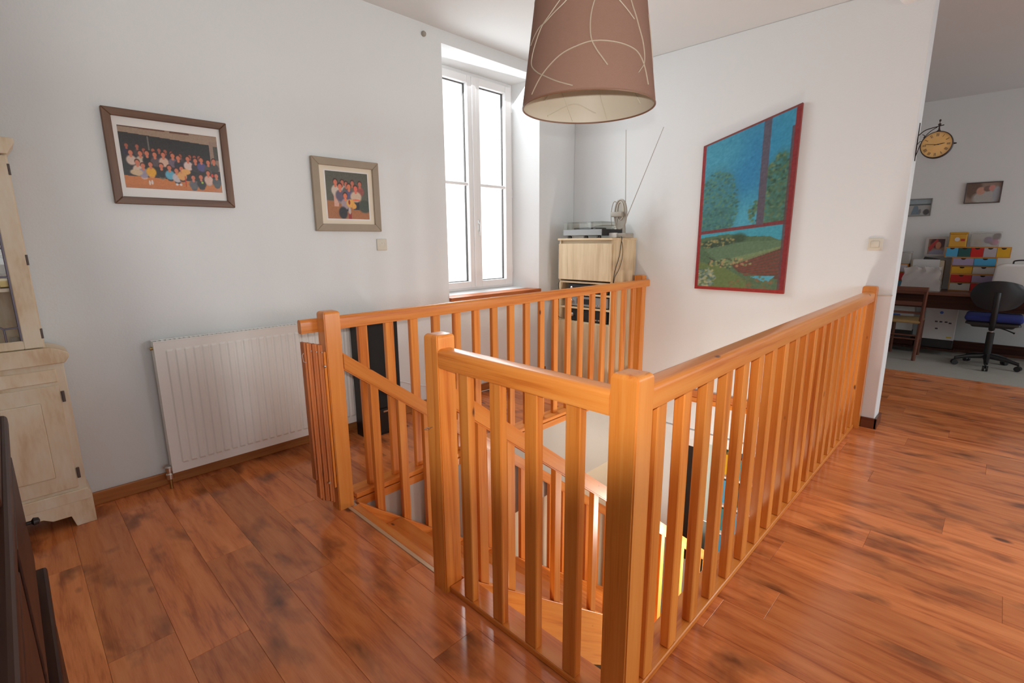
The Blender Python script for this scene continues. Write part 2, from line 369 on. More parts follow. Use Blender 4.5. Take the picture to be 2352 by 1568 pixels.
# window wall (back): pieces around the opening with splayed reveal
WX0, WX1, WZ0, WZ1, WD = 2.505, 3.605, 0.845, 2.745, 0.25
FX0, FX1, FZ0, FZ1 = 2.535, 3.500, 0.880, 2.705
bm = bm_new()
def wall_hole(bm, y, x0, x1, z0, z1, hx0, hx1, hz0, hz1):
    for a in ((x0, hx0, z0, z1), (hx1, x1, z0, z1), (hx0, hx1, z0, hz0), (hx0, hx1, hz1, z1)):
        vs = [bm.verts.new(p) for p in ((a[0], y, a[2]), (a[1], y, a[2]), (a[1], y, a[3]), (a[0], y, a[3]))]; bm.faces.new(vs)
wall_hole(bm, YA, XF, XB+0.08, -0.04, ZC, WX0, WX1, WZ0, WZ1)
wall_hole(bm, YA+0.42, XF-0.2, XB+0.3, -0.36, ZC+0.2, FX0, FX1, FZ0, FZ1)
def quad(bm, *p): bm.faces.new([bm.verts.new(q) for q in p])
a = [(WX0, YA, WZ0), (WX1, YA, WZ0), (WX1, YA, WZ1), (WX0, YA, WZ1)]
b = [(FX0, YA+WD, FZ0), (FX1, YA+WD, FZ0), (FX1, YA+WD, FZ1), (FX0, YA+WD, FZ1)]
c = [(p[0], YA+0.42, p[2]) for p in b]
for i in range(4):
    j = (i+1) % 4; quad(bm, a[i], a[j], b[j], b[i]); quad(bm, b[i], b[j], c[j], c[i])
quad(bm, (XF, YA, ZC), (XB+0.08, YA, ZC), (XB+0.08, YA+0.42, ZC), (XF, YA+0.42, ZC)); quad(bm, (XF, YA, -0.04), (XF, YA, ZC), (XF, YA+0.42, ZC), (XF, YA+0.42, -0.04)); quad(bm, (XB+0.08, YA, -0.04), (XB+0.08, YA, ZC), (XB+0.08, YA+0.42, ZC), (XB+0.08, YA+0.42, -0.04))
bmesh.ops.remove_doubles(bm, verts=bm.verts[:], dist=1e-5); bmesh.ops.recalc_face_normals(bm, faces=bm.faces[:])
struct('wall_back', bm, M['wall'], label='white textured wall with the tall window')
# picture wall (right), 17 cm thick, ends at the opening to the study
WBT, WBE = 0.17, 0.490
struct('wall_right', B(XB, XB+WBT, WBE, YA, -0.36, ZC, 0.006, 2), M['wall'], label='white wall with the landscape painting')
struct('wall_left', B(XF-0.15, XF, YF, YA, -0.05, ZC), M['wall'])
bm = bm_new()
for xa, xb, za, zb in ((XF, -0.15, 0, ZC), (1.05, 2.3, 0, ZC), (-0.15, 1.05, 0, 0.85), (-0.15, 1.05, 2.25, ZC), (3.5, 5.7, 0, ZC), (6.9, XS, 0, ZC), (2.3, 3.5, 0, 0.85), (2.3, 3.5, 2.25, ZC), (5.7, 6.9, 0, 0.8), (5.7, 6.9, 2.2, ZC)):
    box(bm, xa, xb, YF-0.15, YF, za-0.05, zb)
struct('wall_front', bm, M['wall'])
struct('wall_study', B(XS, XS+0.15, YF, YA+0.4, -0.05, ZC), M['wall'], label='grey-white end wall of the study')
struct('wall_study_back', B(XB+WBT, XS, YA-0.1, YA, -0.05, ZC), M['wall'])
struct('ceiling', B(XF-0.15, XS+0.15, YF-0.15, YA+0.42, ZC, ZC+0.12), M['ceil'], label='white ceiling')
# skirting
struct('baseboard_back', B(0.146, 3.70, YA-0.016, YA, 0.0, 0.070, 0.004, 2), BASEP, label='varnished wooden skirting board under the radiator')
struct('baseboard_right', B(XB-0.014, XB, 0.470, 0.567, 0.0, 0.075, 0.003), CHAIRW['Y'], label='dark skirting at the end of the picture wall')
struct('baseboard_right', B(XB-0.014, XB+WBT+0.014, WBE-0.016, WBE, 0.0, 0.075, 0.003), CHAIRW['X'], label='dark skirting round the end face of the picture wall')
struct('baseboard_study', B(XS-0.016, XS, -2.5, 1.6, 0.0, 0.10, 0.003), CHAIRW['Y'], label='dark brown skirting in the study')
# apron boards round the stair opening
struct('trim_2', B(OX0+0.02, XB-0.02, OY1-0.014, OY1, -0.048, -0.004, 0.003), PINE['X'], label='pine apron board under the railing by the window wall')
struct('trim_3', B(XB-0.016, XB, OY0, OY1-0.016, -0.098, -0.052, 0.003), PINE['Y'], label='lower pine board along the picture wall')
struct('trim_3', B(XB-0.020, XB, OY0, OY1-0.016, -0.048, 0.014, 0.003), REDPINE['Y'], label='upper reddish board along the picture wall')
struct('trim_4', B(OX0, XB-0.02, OY0, OY0+0.014, -0.12, -0.004, 0.003), PINE['X'])
struct('trim_5', B(OX0, OX0+0.014, OY0+0.014, 1.342, -0.12, -0.004, 0.003), PINE['Y'])
# floor below
struct('floor_lower', B(XF, 6.2, YF, YA, ZL-0.1, ZL-0.006), M['grout'])
hall = holder('floor_hall', (2.0, 1.0, ZL), 'cream tiled floor downstairs')
tb = None
for i in range(7):
    for j in range(6):
        cx, cy = 0.9+0.45*i, -0.15+0.45*j
        if tb is None:
            tb = part('tile', B(cx-0.222, cx+0.222, cy-0.222, cy+0.222, ZL-0.006, ZL, 0.002), M['tile'], hall)
        else: copy_part(tb, hall, (cx, cy, ORG[tb.name].z))
struct('wall_lower_back', B(XF, XB+1.8, 2.40, 2.5, ZL, -0.36), M['cream_wall'])
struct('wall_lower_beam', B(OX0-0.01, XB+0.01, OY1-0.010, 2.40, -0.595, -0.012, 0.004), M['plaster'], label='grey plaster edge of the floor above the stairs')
bm = bm_new(); box(bm, XB, XB+0.14, YF, 1.20, ZL, -0.36); box(bm, XB, XB+0.14, 2.12, 2.40, ZL, -0.36)
struct('wall_lower_right', bm, M['cream_wall'])
struct('trim_6', B(XB-0.02, XB+0.14, 1.20, 2.12, -0.445, -0.36, 0.003), M['wall'], label='pale lintel over the doorway downstairs')
struct('wall_lower_left', B(XF-0.1, XF, YF, 2.5, ZL, -0.36), M['cream_wall'])
struct('wall_lower_front', B(XF, 6.2, YF-0.1, YF, ZL, -0.36), M['cream_wall'])
struct('wall_lower_end', B(6.2, 6.3, YF, 2.5, ZL, -0.36), M['cream_wall'])
struct('ceiling_lower', B(XB+0.14, 6.2, YF, 2.4, -0.40, -0.362), M['ceil'])

# window: fixed frame, two casements with a bar each, panes
win = holder('window_1', ((FX0+FX1)/2, YA+WD, FZ0), 'tall white two-leaf window over the radiator wall')
yf = YA+WD
bm = bm_new()
for a in ((FX0, FX0+0.045, FZ0, FZ1), (FX1-0.045, FX1, FZ0, FZ1), (FX0+0.045, FX1-0.045, FZ1-0.045, FZ1), (FX0+0.045, FX1-0.045, FZ0, FZ0+0.03)):
    box(bm, a[0], a[1], yf, yf+0.07, a[2], a[3], 0.003)
part('window_frame', bm, M['pvc'], win)
xm = 3.012
def casement(xa, xb, gx0, gx1):
    gz0, gz1, gzm = 0.958, 2.615, 1.802
    za, zb = FZ0+0.022, FZ1-0.03
    bm = bm_new()
    for a in ((xa, gx0, za, zb), (gx1, xb, za, zb), (gx0, gx1, gz1, zb), (gx0, gx1, za, gz0)):
        box(bm, a[0], a[1], yf-0.018, yf+0.045, a[2], a[3], 0.004, 2)
    s = part('casement', bm, M['pvc'], win)
    part('glazing_bar', B(gx0, gx1, yf-0.004, yf+0.032, gzm-0.013, gzm+0.013, 0.004), M['pvc'], s)
    bm = bm_new()
    for a in ((gx1-0.006, gx1+0.001, gz0, gz1), (gx0-0.001, gx0+0.006, gz0, gz1), (gx0, gx1, gz1-0.006, gz1+0.001), (gx0, gx1, gz0-0.001, gz0+0.006)):
        box(bm, a[0], a[1], yf+0.022, yf+0.040, a[2], a[3])
    part('gasket', bm, M['gasket'], s)
    for z0, z1 in ((gz0+0.004, gzm-0.010), (gzm+0.010, gz1-0.004)):
        part('pane', B(gx0+0.004, gx1-0.004, yf+0.028, yf+0.033, z0, z1), M['glass'], s)
    return s
c1 = casement(FX0+0.028, xm-0.001, 2.640, 2.945); c2 = casement(xm+0.001, FX1-0.028, 3.085, 3.398)
part('astragal', B(xm-0.022, xm+0.022, yf-0.030, yf-0.018, FZ0+0.03, FZ1-0.035, 0.005, 2), M['pvc'], win)
h = part('handle', B(3.028, 3.046, yf-0.034, yf-0.018, 1.40, 1.50, 0.004, 2), M['steel'], c2)
part('lever', tube(bm_new(), bez([(3.037, yf-0.034, 1.47), (3.037, yf-0.052, 1.465), (3.037, yf-0.056, 1.40), (3.037, yf-0.052, 1.36)], 5), 0.007), M['pvc'], c2, smooth=True)
for z in (1.05, 1.75, 2.5): part('hinge', lathe(bm_new(), [(0.008, -0.035), (0.008, 0.035)], (FX1-0.022, yf-0.012, z), n=10), M['pvc'], win, smooth=True)
struct('trim_7', prism(bm_new(), [(WX0-0.002, YA-0.03), (WX1+0.002, YA-0.03), (WX1-0.002, YA+0.02), (FX1+0.003, yf), (FX0-0.003, yf), (WX0+0.002, YA+0.02)], WZ0-0.012, WZ0+0.018, 'Z', 0.003), REDPINE['X'], label='varnished wooden sill board of the window')
# pale building front across the street, seen burnt out through the window
# ------------------------------------------------------------------ stairs and railings
def post(parent, x, y, z0=0.0, z1=1.0, label=None):
    bm = B(x, x+PW, y, y+PW, z0, z1)
    ed = [e for e in bm.edges if abs(e.verts[0].co.z-e.verts[1].co.z) > 0.1]
    bmesh.ops.bevel(bm, geom=ed, offset=0.004, segments=2, affect='EDGES')
    top = [e for e in bm.edges if all(v.co.z > z1-0.001 for v in e.verts)]
    bmesh.ops.bevel(bm, geom=top, offset=0.014, segments=4, affect='EDGES', profile=0.5)
    return part('post', bm, PINE['Z'], parent, smooth=True, label=label)
def rail(parent, p, name='handrail', axis='X'):
    x0, x1, y0, y1, z0, z1 = p
    bm = B(x0, x1, y0, y1, z0, z1)
    i = 'XYZ'.index(axis)
    ed = [e for e in bm.edges if abs(e.verts[0].co[i]-e.verts[1].co[i]) > 0.2]
    topz = [e for e in ed if e.verts[0].co.z > (z0+z1)/2]; botz = [e for e in ed if e.verts[0].co.z < (z0+z1)/2]
    bmesh.ops.bevel(bm, geom=topz, offset=0.016, segments=4, affect='EDGES', profile=0.5)
    bmesh.ops.bevel(bm, geom=[e for e in botz if e.is_valid], offset=0.004, segments=2, affect='EDGES')
    return part(name, bm, PINE[axis], parent, smooth=True)
def balusters(parent, first, spots):
    src = None
    for q in spots:
        if src is None:
            src = part('baluster', first, PINE['Z'], parent)
            copyz = ORG[src.name].z; ORG[src.name]
        else: copy_part(src, parent, (q[0], q[1], copyz))
RB, RT = 0.898, 0.963
# far railing, along the window wall
fr = thing('stair_railing', 'orange pine railing in front of the radiator and the cabinet, running to the end post', 'railing', (2.6, 2.30, 0))
rail(fr, (0.925, XB-0.006, 2.2735, 2.310, RB, RT))
post(fr, 4.048, 2.311)
part('base_plate', B(1.12, 4.045, 2.243, 2.352, 0.001, 0.028, 0.003), PINE['X'], fr)
sp = [(1.242+0.1552*k, 2.296) for k in range(18)]
balusters(fr, B(sp[0][0]-0.025, sp[0][0]+0.025, 2.282, 2.310, 0.028, RB, 0.003), sp)
# newel at the stair head with the handrail and balusters going down
def zt(x): return 0.782-0.765*(x-1.10)       # top edge of the sloping handrails
def zs(x): return -0.777*(x-1.112)            # top edge of the string boards
XE = 3.95
def stair_rail(name, label, ya, yb, xs, withpost, sxs):
    t = thing(name, label, 'handrail', (xs, (ya+yb)/2, 0))
    pts = [(xs, zt(xs)-0.085), (XE, zt(XE)-0.085), (XE, zt(XE)), (xs, zt(xs))]
    bm = prism(bm_new(), pts, ya, yb, 'Y')
    ed = [e for e in bm.edges if abs(e.verts[0].co.x-e.verts[1].co.x) > 1]
    bmesh.ops.bevel(bm, geom=ed, offset=0.006, segments=2, affect='EDGES')
    # turn into local slope space so that the grain follows the rail
    o = part('handrail', bm, PINE['X'], t); ang = math.atan(0.765)
    me = o.data; me.transform(Matrix.Rotation(-ang, 4, 'Y')); o.rotation_euler = (0, ang, 0)
    if withpost: withpost(t)
    for x in sxs:
        w = 0.023; ym = (ya+yb)/2; bm = bm_new()
        prism(bm, [(x-w, zs(x-w)+0.001), (x+w, zs(x+w)+0.001), (x+w, zt(x+w)-0.084), (x-w, zt(x-w)-0.084)], ym-0.015, ym+0.015, 'Y', 0.002)
        part('baluster', bm, PINE['Z'], t)
    return t
h1 = stair_rail('stair_handrail', 'sloping pine handrail going down from the stair-head newel on the window side', 2.190, 2.230, X0+PW, lambda t: post(t, X0, Y1, label='pine newel post carrying the folding gate'), [1.235+0.158*k for k in range(17)])
h2 = stair_rail('stair_handrail', 'sloping pine handrail going down behind the front railing', 1.346, 1.386, X0+PW, None, [1.21+0.158*k for k in range(17)])
# flight
RUN, RISE = 0.229, 0.178
st = thing('staircase', 'orange pine staircase going down between the two sloping handrails', 'stairs', (1.10, 1.8, 0))
for nm, ya, yb in (('string', 1.346, 1.386), ('string', 2.190, 2.232)):
    xa, xb = 1.105, 3.95
    bm = prism(bm_new(), [(xa, zs(xa)-0.34), (xa, zs(xa)), (xb, zs(xb)), (xb, zs(xb)-0.34)], ya, yb, 'Y', 0.002)
    o = part(nm, bm, PINE['X'], st); ang = math.atan(0.777)
    o.data.transform(Matrix.Rotation(-ang, 4, 'Y')); o.rotation_euler = (0, ang, 0)
part('nosing_board', B(OX0-0.039, OX0+0.004, 1.424, 2.192, -0.03, 0.0, 0.004, 2), PINE['Y'], st)
tr = None
for k in range(1, 13):
    xa, xb, z = OX0+RUN*(k-1), OX0+RUN*k, -RISE*k
    if tr is None:
        tr = part('tread', B(xa-0.02, xb+0.02, 1.386, 2.190, z-0.036, z, 0.005, 2), PINE['Y'], st)
        rs = part('riser', B(xa, xa+0.016, 1.386, 2.190, z, z+RISE-0.036), PINE['Y'], st)
    else:
        copy_part(tr, st, ((xa+xb)/2, 1.788, z-0.018)); copy_part(rs, st, (xa+0.008, 1.788, z+(RISE-0.036)/2))
# front railing and right railing
f2 = thing('stair_railing', 'short orange pine railing with four balusters between the two nearest posts', 'railing', (1.04, 1.0, 0))
post(f2, X0, Y2, label='pine post at the gate end with an eye screw'); post(f2, X0, Y0, label='pine corner post nearest the viewer')
rail(f2, (X0+0.001, X0+0.066, Y0+PW, Y2, RB-0.012, RT-0.010), axis='Y')
part('base_plate', B(X0+0.016, X0+0.105, Y0+PW+0.001, Y2-0.001, 0.001, 0.024, 0.003), PINE['Y'], f2)
ys = [1.2355, 1.0815, 0.929, 0.774]
balusters(f2, B(1.022, 1.052, ys[0]-0.0255, ys[0]+0.0255, 0.024, RB-0.012, 0.003), [(1.037, y) for y in ys])
def eye(parent, x, y, z):
    bm = tube(bm_new(), [(x, y, z), (x-0.016, y, z)], 0.002, 6)
    tube(bm, [(x-0.024+0.008*math.cos(a), y+0.008*math.sin(a), z) for a in np.linspace(0, 2*math.pi, 15)], 0.0018, 6)
    return part('eye_screw', bm, M['steel'], parent, smooth=True)
eye(f2, X0, Y2+0.045, 0.66)
r2_ = thing('stair_railing', 'long orange pine railing from the nearest corner post to the end of the picture wall', 'railing', (2.6, 0.62, 0))
rail(r2_, (X0+PW, 4.048, Y0+0.005, Y0+0.072, RB, RT))
post(r2_, 4.049, Y0)
part('base_plate', B(X0+PW+0.03, 4.047, 0.594, 0.690, 0.001, 0.024, 0.003), PINE['X'], r2_)
sp = [(1.1875+0.1555*k, 0.6145) for k in range(19)]
balusters(r2_, B(sp[0][0]-0.025, sp[0][0]+0.025, 0.598, 0.631, 0.024, RB, 0.003), sp)
# folded lattice gate hung on the stair-head newel
g = thing('folding_gate', 'folded reddish wooden safety gate hooked on the stair-head newel', 'gate', (0.94, 2.22, 0.05))
n = 8
for k in range(n):
    x = 0.992-0.0125*k; dz = [0.0, -0.03, -0.025, -0.015, -0.012, -0.004, 0.0, 0.10][k]
    zb = [0.13, 0.055, 0.065, 0.075, 0.08, 0.085, 0.10, 0.20][k]; zt_ = [0.815, 0.85, 0.853, 0.857, 0.86, 0.865, 0.868, 0.872][k]
    bm = B(x-0.0056, x+0.0056, 2.196+0.003*(k % 2), 2.232+0.003*(k % 2), zb, zt_, 0.0015)
    s = part('slat', bm, (REDPINE if k else PINE)['Z'], g)
    if k in (1, 3, 5): part('rivet', lathe(bm_new(), [(0.0035, -0.002), (0.0035, 0.002)], (x, 2.196, zt_-0.035), 'Y', 10), M['steel'], s)
bm = bm_new(); tube(bm, [(0.905, 2.20, 0.78), (0.893, 2.20, 0.785), (0.890, 2.20, 0.815), (0.896, 2.20, 0.825)], 0.002, 6)
part('hook', bm, M['steel'], g, smooth=True)
bm = bm_new(); tube(bm, [(X0, 2.215, 0.745), (X0-0.012, 2.20, 0.745)], 0.002, 6); orb(bm, (X0-0.016, 2.19, 0.748), 0.007)
part('eye_screw', bm, M['steel'], g, smooth=True)
part('screw', lathe(bm_new(), [(0.006, -0.004), (0.006, 0.004)], (0.96, 2.192, 0.17), 'Y', 10), M['steel'], g)

# ------------------------------------------------------------------ radiator
ra = thing('radiator', 'long white ribbed panel radiator on the window wall', 'radiator', (1.17, YA-0.05, 0.09))
RX0, RX1, RZ0, RZ1, RY = 0.486, 1.872, 0.088, 0.815, YA-0.104
bm = bm_new(); pitch = 0.0417
xs = [RX0]; prof = [(RX0, RY+0.006), (RX0+0.035, RY+0.006)]
xk = RX0+0.048
while xk+pitch < RX1-0.03:
    prof += [(xk, RY+0.006), (xk+0.007, RY), (xk+pitch-0.014, RY), (xk+pitch-0.007, RY+0.006)]; xk += pitch
prof += [(RX1, RY+0.006)]
zs_ = [(RZ0+0.055), (RZ1-0.055)]
va = [bm.verts.new((x, y, zs_[0])) for x, y in prof]; vb = [bm.verts.new((x, y, zs_[1])) for x, y in prof]
for i in range(len(prof)-1): bm.faces.new((va[i], va[i+1], vb[i+1], vb[i]))
for ring, z0, z1, inv in ((va, RZ0, RZ0+0.045, 1), (vb, RZ1, RZ1-0.045, 0)):
    vc = [bm.verts.new((x, RY+0.006, z1)) for x, y in prof]; vd = [bm.verts.new((x, RY+0.006, z0)) for x, y in prof]
    for i in range(len(prof)-1):
        bm.faces.new((ring[i], ring[i+1], vc[i+1], vc[i])); bm.faces.new((vc[i], vc[i+1], vd[i+1], vd[i]))
bmesh.ops.recalc_face_normals(bm, faces=bm.faces[:])
part('front_panel', bm, M['radiator'], ra)
part('back_panel', B(RX0+0.004, RX1-0.004, YA-0.045, YA-0.036, RZ0, RZ1-0.012, 0.002), M['radiator'], ra)
part('side_panel', B(RX0, RX0+0.004, RY+0.005, YA-0.036, RZ0+0.01, RZ1+0.002, 0.001), M['radiator'], ra)
part('side_panel', B(RX1-0.004, RX1, RY+0.005, YA-0.036, RZ0+0.01, RZ1+0.002, 0.001), M['radiator'], ra)
gb = bm_new()
box(gb, RX0, RX1, RY+0.004, RY+0.012, RZ1-0.004, RZ1+0.003, 0.001); box(gb, RX0, RX1, YA-0.044, YA-0.036, RZ1-0.004, RZ1+0.003, 0.001)
k = RX0+0.02
while k < RX1-0.02: box(gb, k, k+0.011, RY+0.012, YA-0.044, RZ1-0.004, RZ1+0.001); k += 0.022
part('top_grille', gb, M['radiator'], ra)
for x in (RX0+0.2, RX1-0.2):
    part('bracket', B(x-0.02, x+0.02, YA-0.036, YA-0.001, 0.12, 0.78, 0.002), M['steel'], ra)
part('bleed_plug', lathe(bm_new(), [(0.009, -0.008), (0.009, 0.004), (0.005, 0.005)], (RX0-0.004, YA-0.07, RZ1-0.035), 'X', 12), M['brass'], ra, smooth=True)
v = part('valve', lathe(bm_new(), [(0.014, -0.03), (0.018, -0.026), (0.018, 0.0), (0.013, 0.006), (0.013, 0.02), (0.019, 0.022), (0.019, 0.040), (0.012, 0.046)], (RX0-0.012, YA-0.082, 0.085), 'Z', 16), M['steel'], ra, smooth=True)
bm = tube(bm_new(), [(RX0-0.012, YA-0.082, 0.104), (RX0+0.04, YA-0.082, 0.108)], 0.009, 10); part('coupling', bm, M['steel'], ra, smooth=True)
bm = tube(bm_new(), [(RX0-0.012, YA-0.082, 0.06), (RX0-0.012, YA-0.082, 0.001)], 0.008, 10); part('pipe', bm, M['brass'], ra, smooth=True)

# ------------------------------------------------------------------ pictures
def art_plane(name, mat, parent, origin, uax, vax, w, h, img):
    # img rows run top to bottom; a fine sheet whose vertices carry the printed colours
    ny, nx = img.shape[:2]
    me = bpy.data.meshes.new(name); U, V = np.meshgrid(np.arange(nx)/(nx-1.0), 1-np.arange(ny)/(ny-1.0))
    if callable(h): Hh = h(U)
    else: Hh = h
    P = np.array(uax)[None, None, :]*(U*w)[..., None]+np.array(vax)[None, None, :]*(V*Hh)[..., None]
    idx = np.arange(nx*ny).reshape(ny, nx)
    F = np.stack([idx[1:, :-1], idx[1:, 1:], idx[:-1, 1:], idx[:-1, :-1]], -1).reshape(-1, 4)
    me.from_pydata(P.reshape(-1, 3).tolist(), [], F.tolist())
    at = me.color_attributes.new('art', 'FLOAT_COLOR', 'POINT')
    lin = np.where(img <= 10.3, img/255/12.92, ((np.clip(img, 0, 255)/255+0.055)/1.055)**2.4)
    rgba = np.concatenate([lin, np.ones((ny, nx, 1))], -1).astype(np.float32)
    at.data.foreach_set('color', rgba.reshape(-1))
    me.materials.append(mat); o = bpy.data.objects.new(name, me); COL.objects.link(o)
    ORG[o.name] = Vector(origin); o.parent = parent; o.location = Vector(origin)-ORG[parent.name]
    return o
class Art:
    def __init__(s, nx, ny, c):
        s.a = np.zeros((ny, nx, 3))+np.array(c, float); s.nx, s.ny = nx, ny
        s.Y, s.X = np.meshgrid(np.linspace(0, 1, ny), np.linspace(0, 1, nx), indexing='ij'); s.asp = ny/nx
    def mask(s, m, c, al=1.0):
        m = np.clip(m, 0, 1)*al; s.a = s.a*(1-m[..., None])+np.array(c, float)*m[..., None]
    def rect(s, x0, x1, y0, y1, c, al=1.0): s.mask(((s.X >= x0) & (s.X <= x1) & (s.Y >= y0) & (s.Y <= y1)).astype(float), c, al)
    def ell(s, x, y, rx, ry, c, al=1.0, soft=0.15):
        d = np.sqrt(((s.X-x)/rx)**2+((s.Y-y)/ry)**2); s.mask((1+soft-d)/(2*soft), c, al)
    def poly(s, pts, c, al=1.0):
        m = np.zeros_like(s.X, bool); n = len(pts); j = n-1
        for i in range(n):
            xi, yi = pts[i]; xj, yj = pts[j]
            m ^= ((yi > s.Y) != (yj > s.Y)) & (s.X < (xj-xi)*(s.Y-yi)/(yj-yi+1e-12)+xi); j = i
        s.mask(m.astype(float), c, al)
    def noise(s, amp, blur=1):
        n = RNG.normal(0, 1, (s.ny, s.nx, 1))
        for _ in range(blur): n = (n+np.roll(n, 1, 0)+np.roll(n, 1, 1)+np.roll(n, -1, 0)+np.roll(n, -1, 1))/5
        s.a = np.clip(s.a+n*amp, 0, 255)
def person(A, x, y, s, top, skin=(205, 120, 90), legs=None, hair=(60, 35, 25), wide=1.0, legl=0.0):
    # head centred at (x, y), head radius s (in picture heights)
    k = A.asp
    if legs: A.rect(x-0.9*s*k*wide, x+0.9*s*k*wide, y+4.2*s, y+(4.6+legl)*s, legs); A.ell(x, y+4.6*s, 1.1*s*k*wide, 0.9*s, legs)
    A.ell(x, y+3.0*s, 1.75*s*k*wide, 1.9*s, top); A.ell(x, y+1.35*s, 0.5*s*k, 0.6*s, skin)
    A.ell(x, y-0.25*s, 0.92*s*k, 1.0*s, hair); A.ell(x, y+0.12*s, 0.75*s*k, 0.92*s, skin)
def group_photo():
    A = Art(210, 142, (45, 45, 45))
    A.rect(0, 1, 0, 0.09, (150, 120, 95)); A.rect(0, 0.28, 0, 0.04, (90, 60, 45)); A.poly([(0, 0.02), (1, 0.02), (1, 0.17), (0, 0.10)], (158, 135, 115)); A.rect(0.2, 0.45, 0.0, 0.025, (110, 70, 50)); A.rect(0.5, 0.7, 0.0, 0.03, (105, 68, 50))
    A.rect(0.905, 1, 0.1, 0.62, (150, 125, 110)); A.rect(0.95, 1, 0.18, 0.42, (80, 78, 70)); A.rect(0.265, 0.28, 0.13, 0.36, (110, 105, 98))
    A.poly([(0, 0.80), (1, 0.84), (1, 1), (0, 1)], (196, 118, 58)); A.rect(0, 1, 0.93, 1, (186, 108, 55), 0.5)
    for x, y in ((0.06, .31), (.16, .31), (.22, .36), (.31, .35), (.37, .34), (.43, .35), (.49, .37), (.58, .40), (.68, .40), (.73, .40), (.78, .40)):
        person(A, x, y, 0.034, random.choice([(50, 40, 45), (60, 50, 55), (70, 60, 60), (45, 40, 60)]), (165, 90, 70))
    for x, y, c in ((.09, .42, (205, 180, 165)), (.18, .42, (190, 170, 150)), (.245, .41, (40, 36, 36)), (.32, .42, (90, 75, 80)), (.405, .41, (205, 170, 150)), (.50, .41, (110, 95, 110)), (.555, .44, (50, 45, 55)), (.655, .44, (215, 190, 180)), (.735, .46, (60, 55, 60)), (.80, .44, (85, 80, 130)), (.875, .47, (80, 78, 75)), (.94, .44, (70, 68, 66))):
        person(A, x, y, 0.042, c, legs=(45, 40, 42), legl=1.5)
    for x, y, c, lg in ((.14, .57, (205, 180, 160), (200, 170, 130)), (.19, .62, (150, 140, 160), (210, 170, 150)), (.265, .59, (222, 160, 40), (210, 140, 90)), (.37, .60, (40, 40, 42), (120, 110, 90)), (.45, .62, (95, 165, 190), (50, 45, 50)), (.52, .66, (190, 180, 185), (45, 38, 40)), (.575, .62, (218, 160, 95), (48, 40, 42)), (.69, .76, (95, 95, 100), (80, 85, 92)), (.775, .74, (45, 45, 48), (50, 48, 50)), (.86, .66, (210, 175, 160), (180, 165, 160)), (.95, .70, (80, 82, 84), (70, 70, 72))):
        person(A, x, y, 0.042, c, legs=lg, legl=0.6)
    A.ell(.62, .67, .05, .05, (222, 165, 95)); A.ell(.12, .74, .06, .05, (200, 175, 140)); A.ell(.905, .70, .015, .03, (220, 70, 50)); A.ell(.785, .84, .012, .02, (160, 190, 60)); A.rect(.60, .61, .75, .93, (190, 50, 45))
    A.ell(.51, .90, .014, .02, (215, 210, 210)); A.ell(.55, .90, .014, .02, (215, 210, 210)); A.ell(.235, .90, .01, .04, (215, 200, 190)); A.ell(.26, .89, .01, .04, (215, 200, 190))
    A.noise(7); return A.a
def small_photo():
    A = Art(120, 118, (88, 88, 76))
    A.rect(0, 1, 0.62, 1, (165, 105, 60)); A.rect(.85, 1, .62, .8, (60, 66, 52)); A.ell(0.9, 0.72, .16, .14, (62, 70, 55))
    for x, y, c in ((.38, .22, (190, 190, 185)), (.47, .25, (90, 90, 85)), (.62, .22, (110, 95, 80)), (.80, .23, (150, 80, 70))): person(A, x, y, 0.055, c, (195, 110, 85))
    person(A, .22, .22, .06, (205, 190, 175), (215, 120, 90), legs=(215, 165, 145), legl=4)
    person(A, .32, .31, .065, (98, 88, 108), (220, 125, 95), legs=(150, 130, 125), legl=1)
    person(A, .53, .30, .06, (92, 86, 118), (215, 125, 85), legs=(92, 86, 110), legl=1)
    person(A, .69, .33, .062, (205, 180, 155), (225, 110, 90), legs=(38, 38, 42), legl=3, wide=1.25)
    A.ell(.69, .585, .10, .02, (225, 110, 80)); person(A, .43, .50, .06, (165, 145, 150), (228, 125, 85), legs=(40, 38, 42), legl=1)
    A.ell(.55, .66, .10, .09, (222, 165, 75)); A.ell(.63, .72, .06, .06, (222, 160, 70)); A.ell(.52, .64, .025, .05, (150, 45, 35)); A.ell(.36, .87, .10, .13, (38, 36, 40)); A.rect(.48, .56, .88, 1, (150, 35, 32)); A.ell(.52, .82, .03, .08, (185, 170, 165))
    A.noise(7); return A.a
def frame_yz(t, x0, x1, z0, z1, y1, d, wid, mats, ax='X'):
    # moulded picture frame on a wall facing -Y: four mitred sides
    for nm, pts in (('a', [(x0, z0), (x1, z0), (x1-wid, z0+wid), (x0+wid, z0+wid)]), ('b', [(x0, z1), (x0+wid, z1-wid), (x1-wid, z1-wid), (x1, z1)]),
                    ('c', [(x0, z0), (x0+wid, z0+wid), (x0+wid, z1-wid), (x0, z1)]), ('d', [(x1, z0), (x1, z1), (x1-wid, z1-wid), (x1-wid, z0+wid)])):
        m = mats['X' if nm in 'ab' else 'Z'] if isinstance(mats, dict) else mats
        part('frame_side', prism(bm_new(), pts, y1-d, y1, 'Y', 0.003), m, t)
ARTM = attr_mat('printed_photo', 0.35, 0.15); ARTP = attr_mat('painted_canvas', 0.55)
p1 = thing('picture_frame', 'large brown wooden frame with a group photo of many people on the window wall', 'picture', (0.705, YA, 1.735))
frame_yz(p1, 0.435, 0.975, 1.509, 1.957, YA-0.001, 0.026, 0.036, FRAMEW)
part('mount', B(0.470, 0.940, YA-0.012, YA-0.008, 1.544, 1.922), M['mat'], p1)
art_plane('photograph', ARTM, p1, (0.490, YA-0.0128, 1.589), (1, 0, 0), (0, 0, 1), 0.431, 0.292, group_photo())
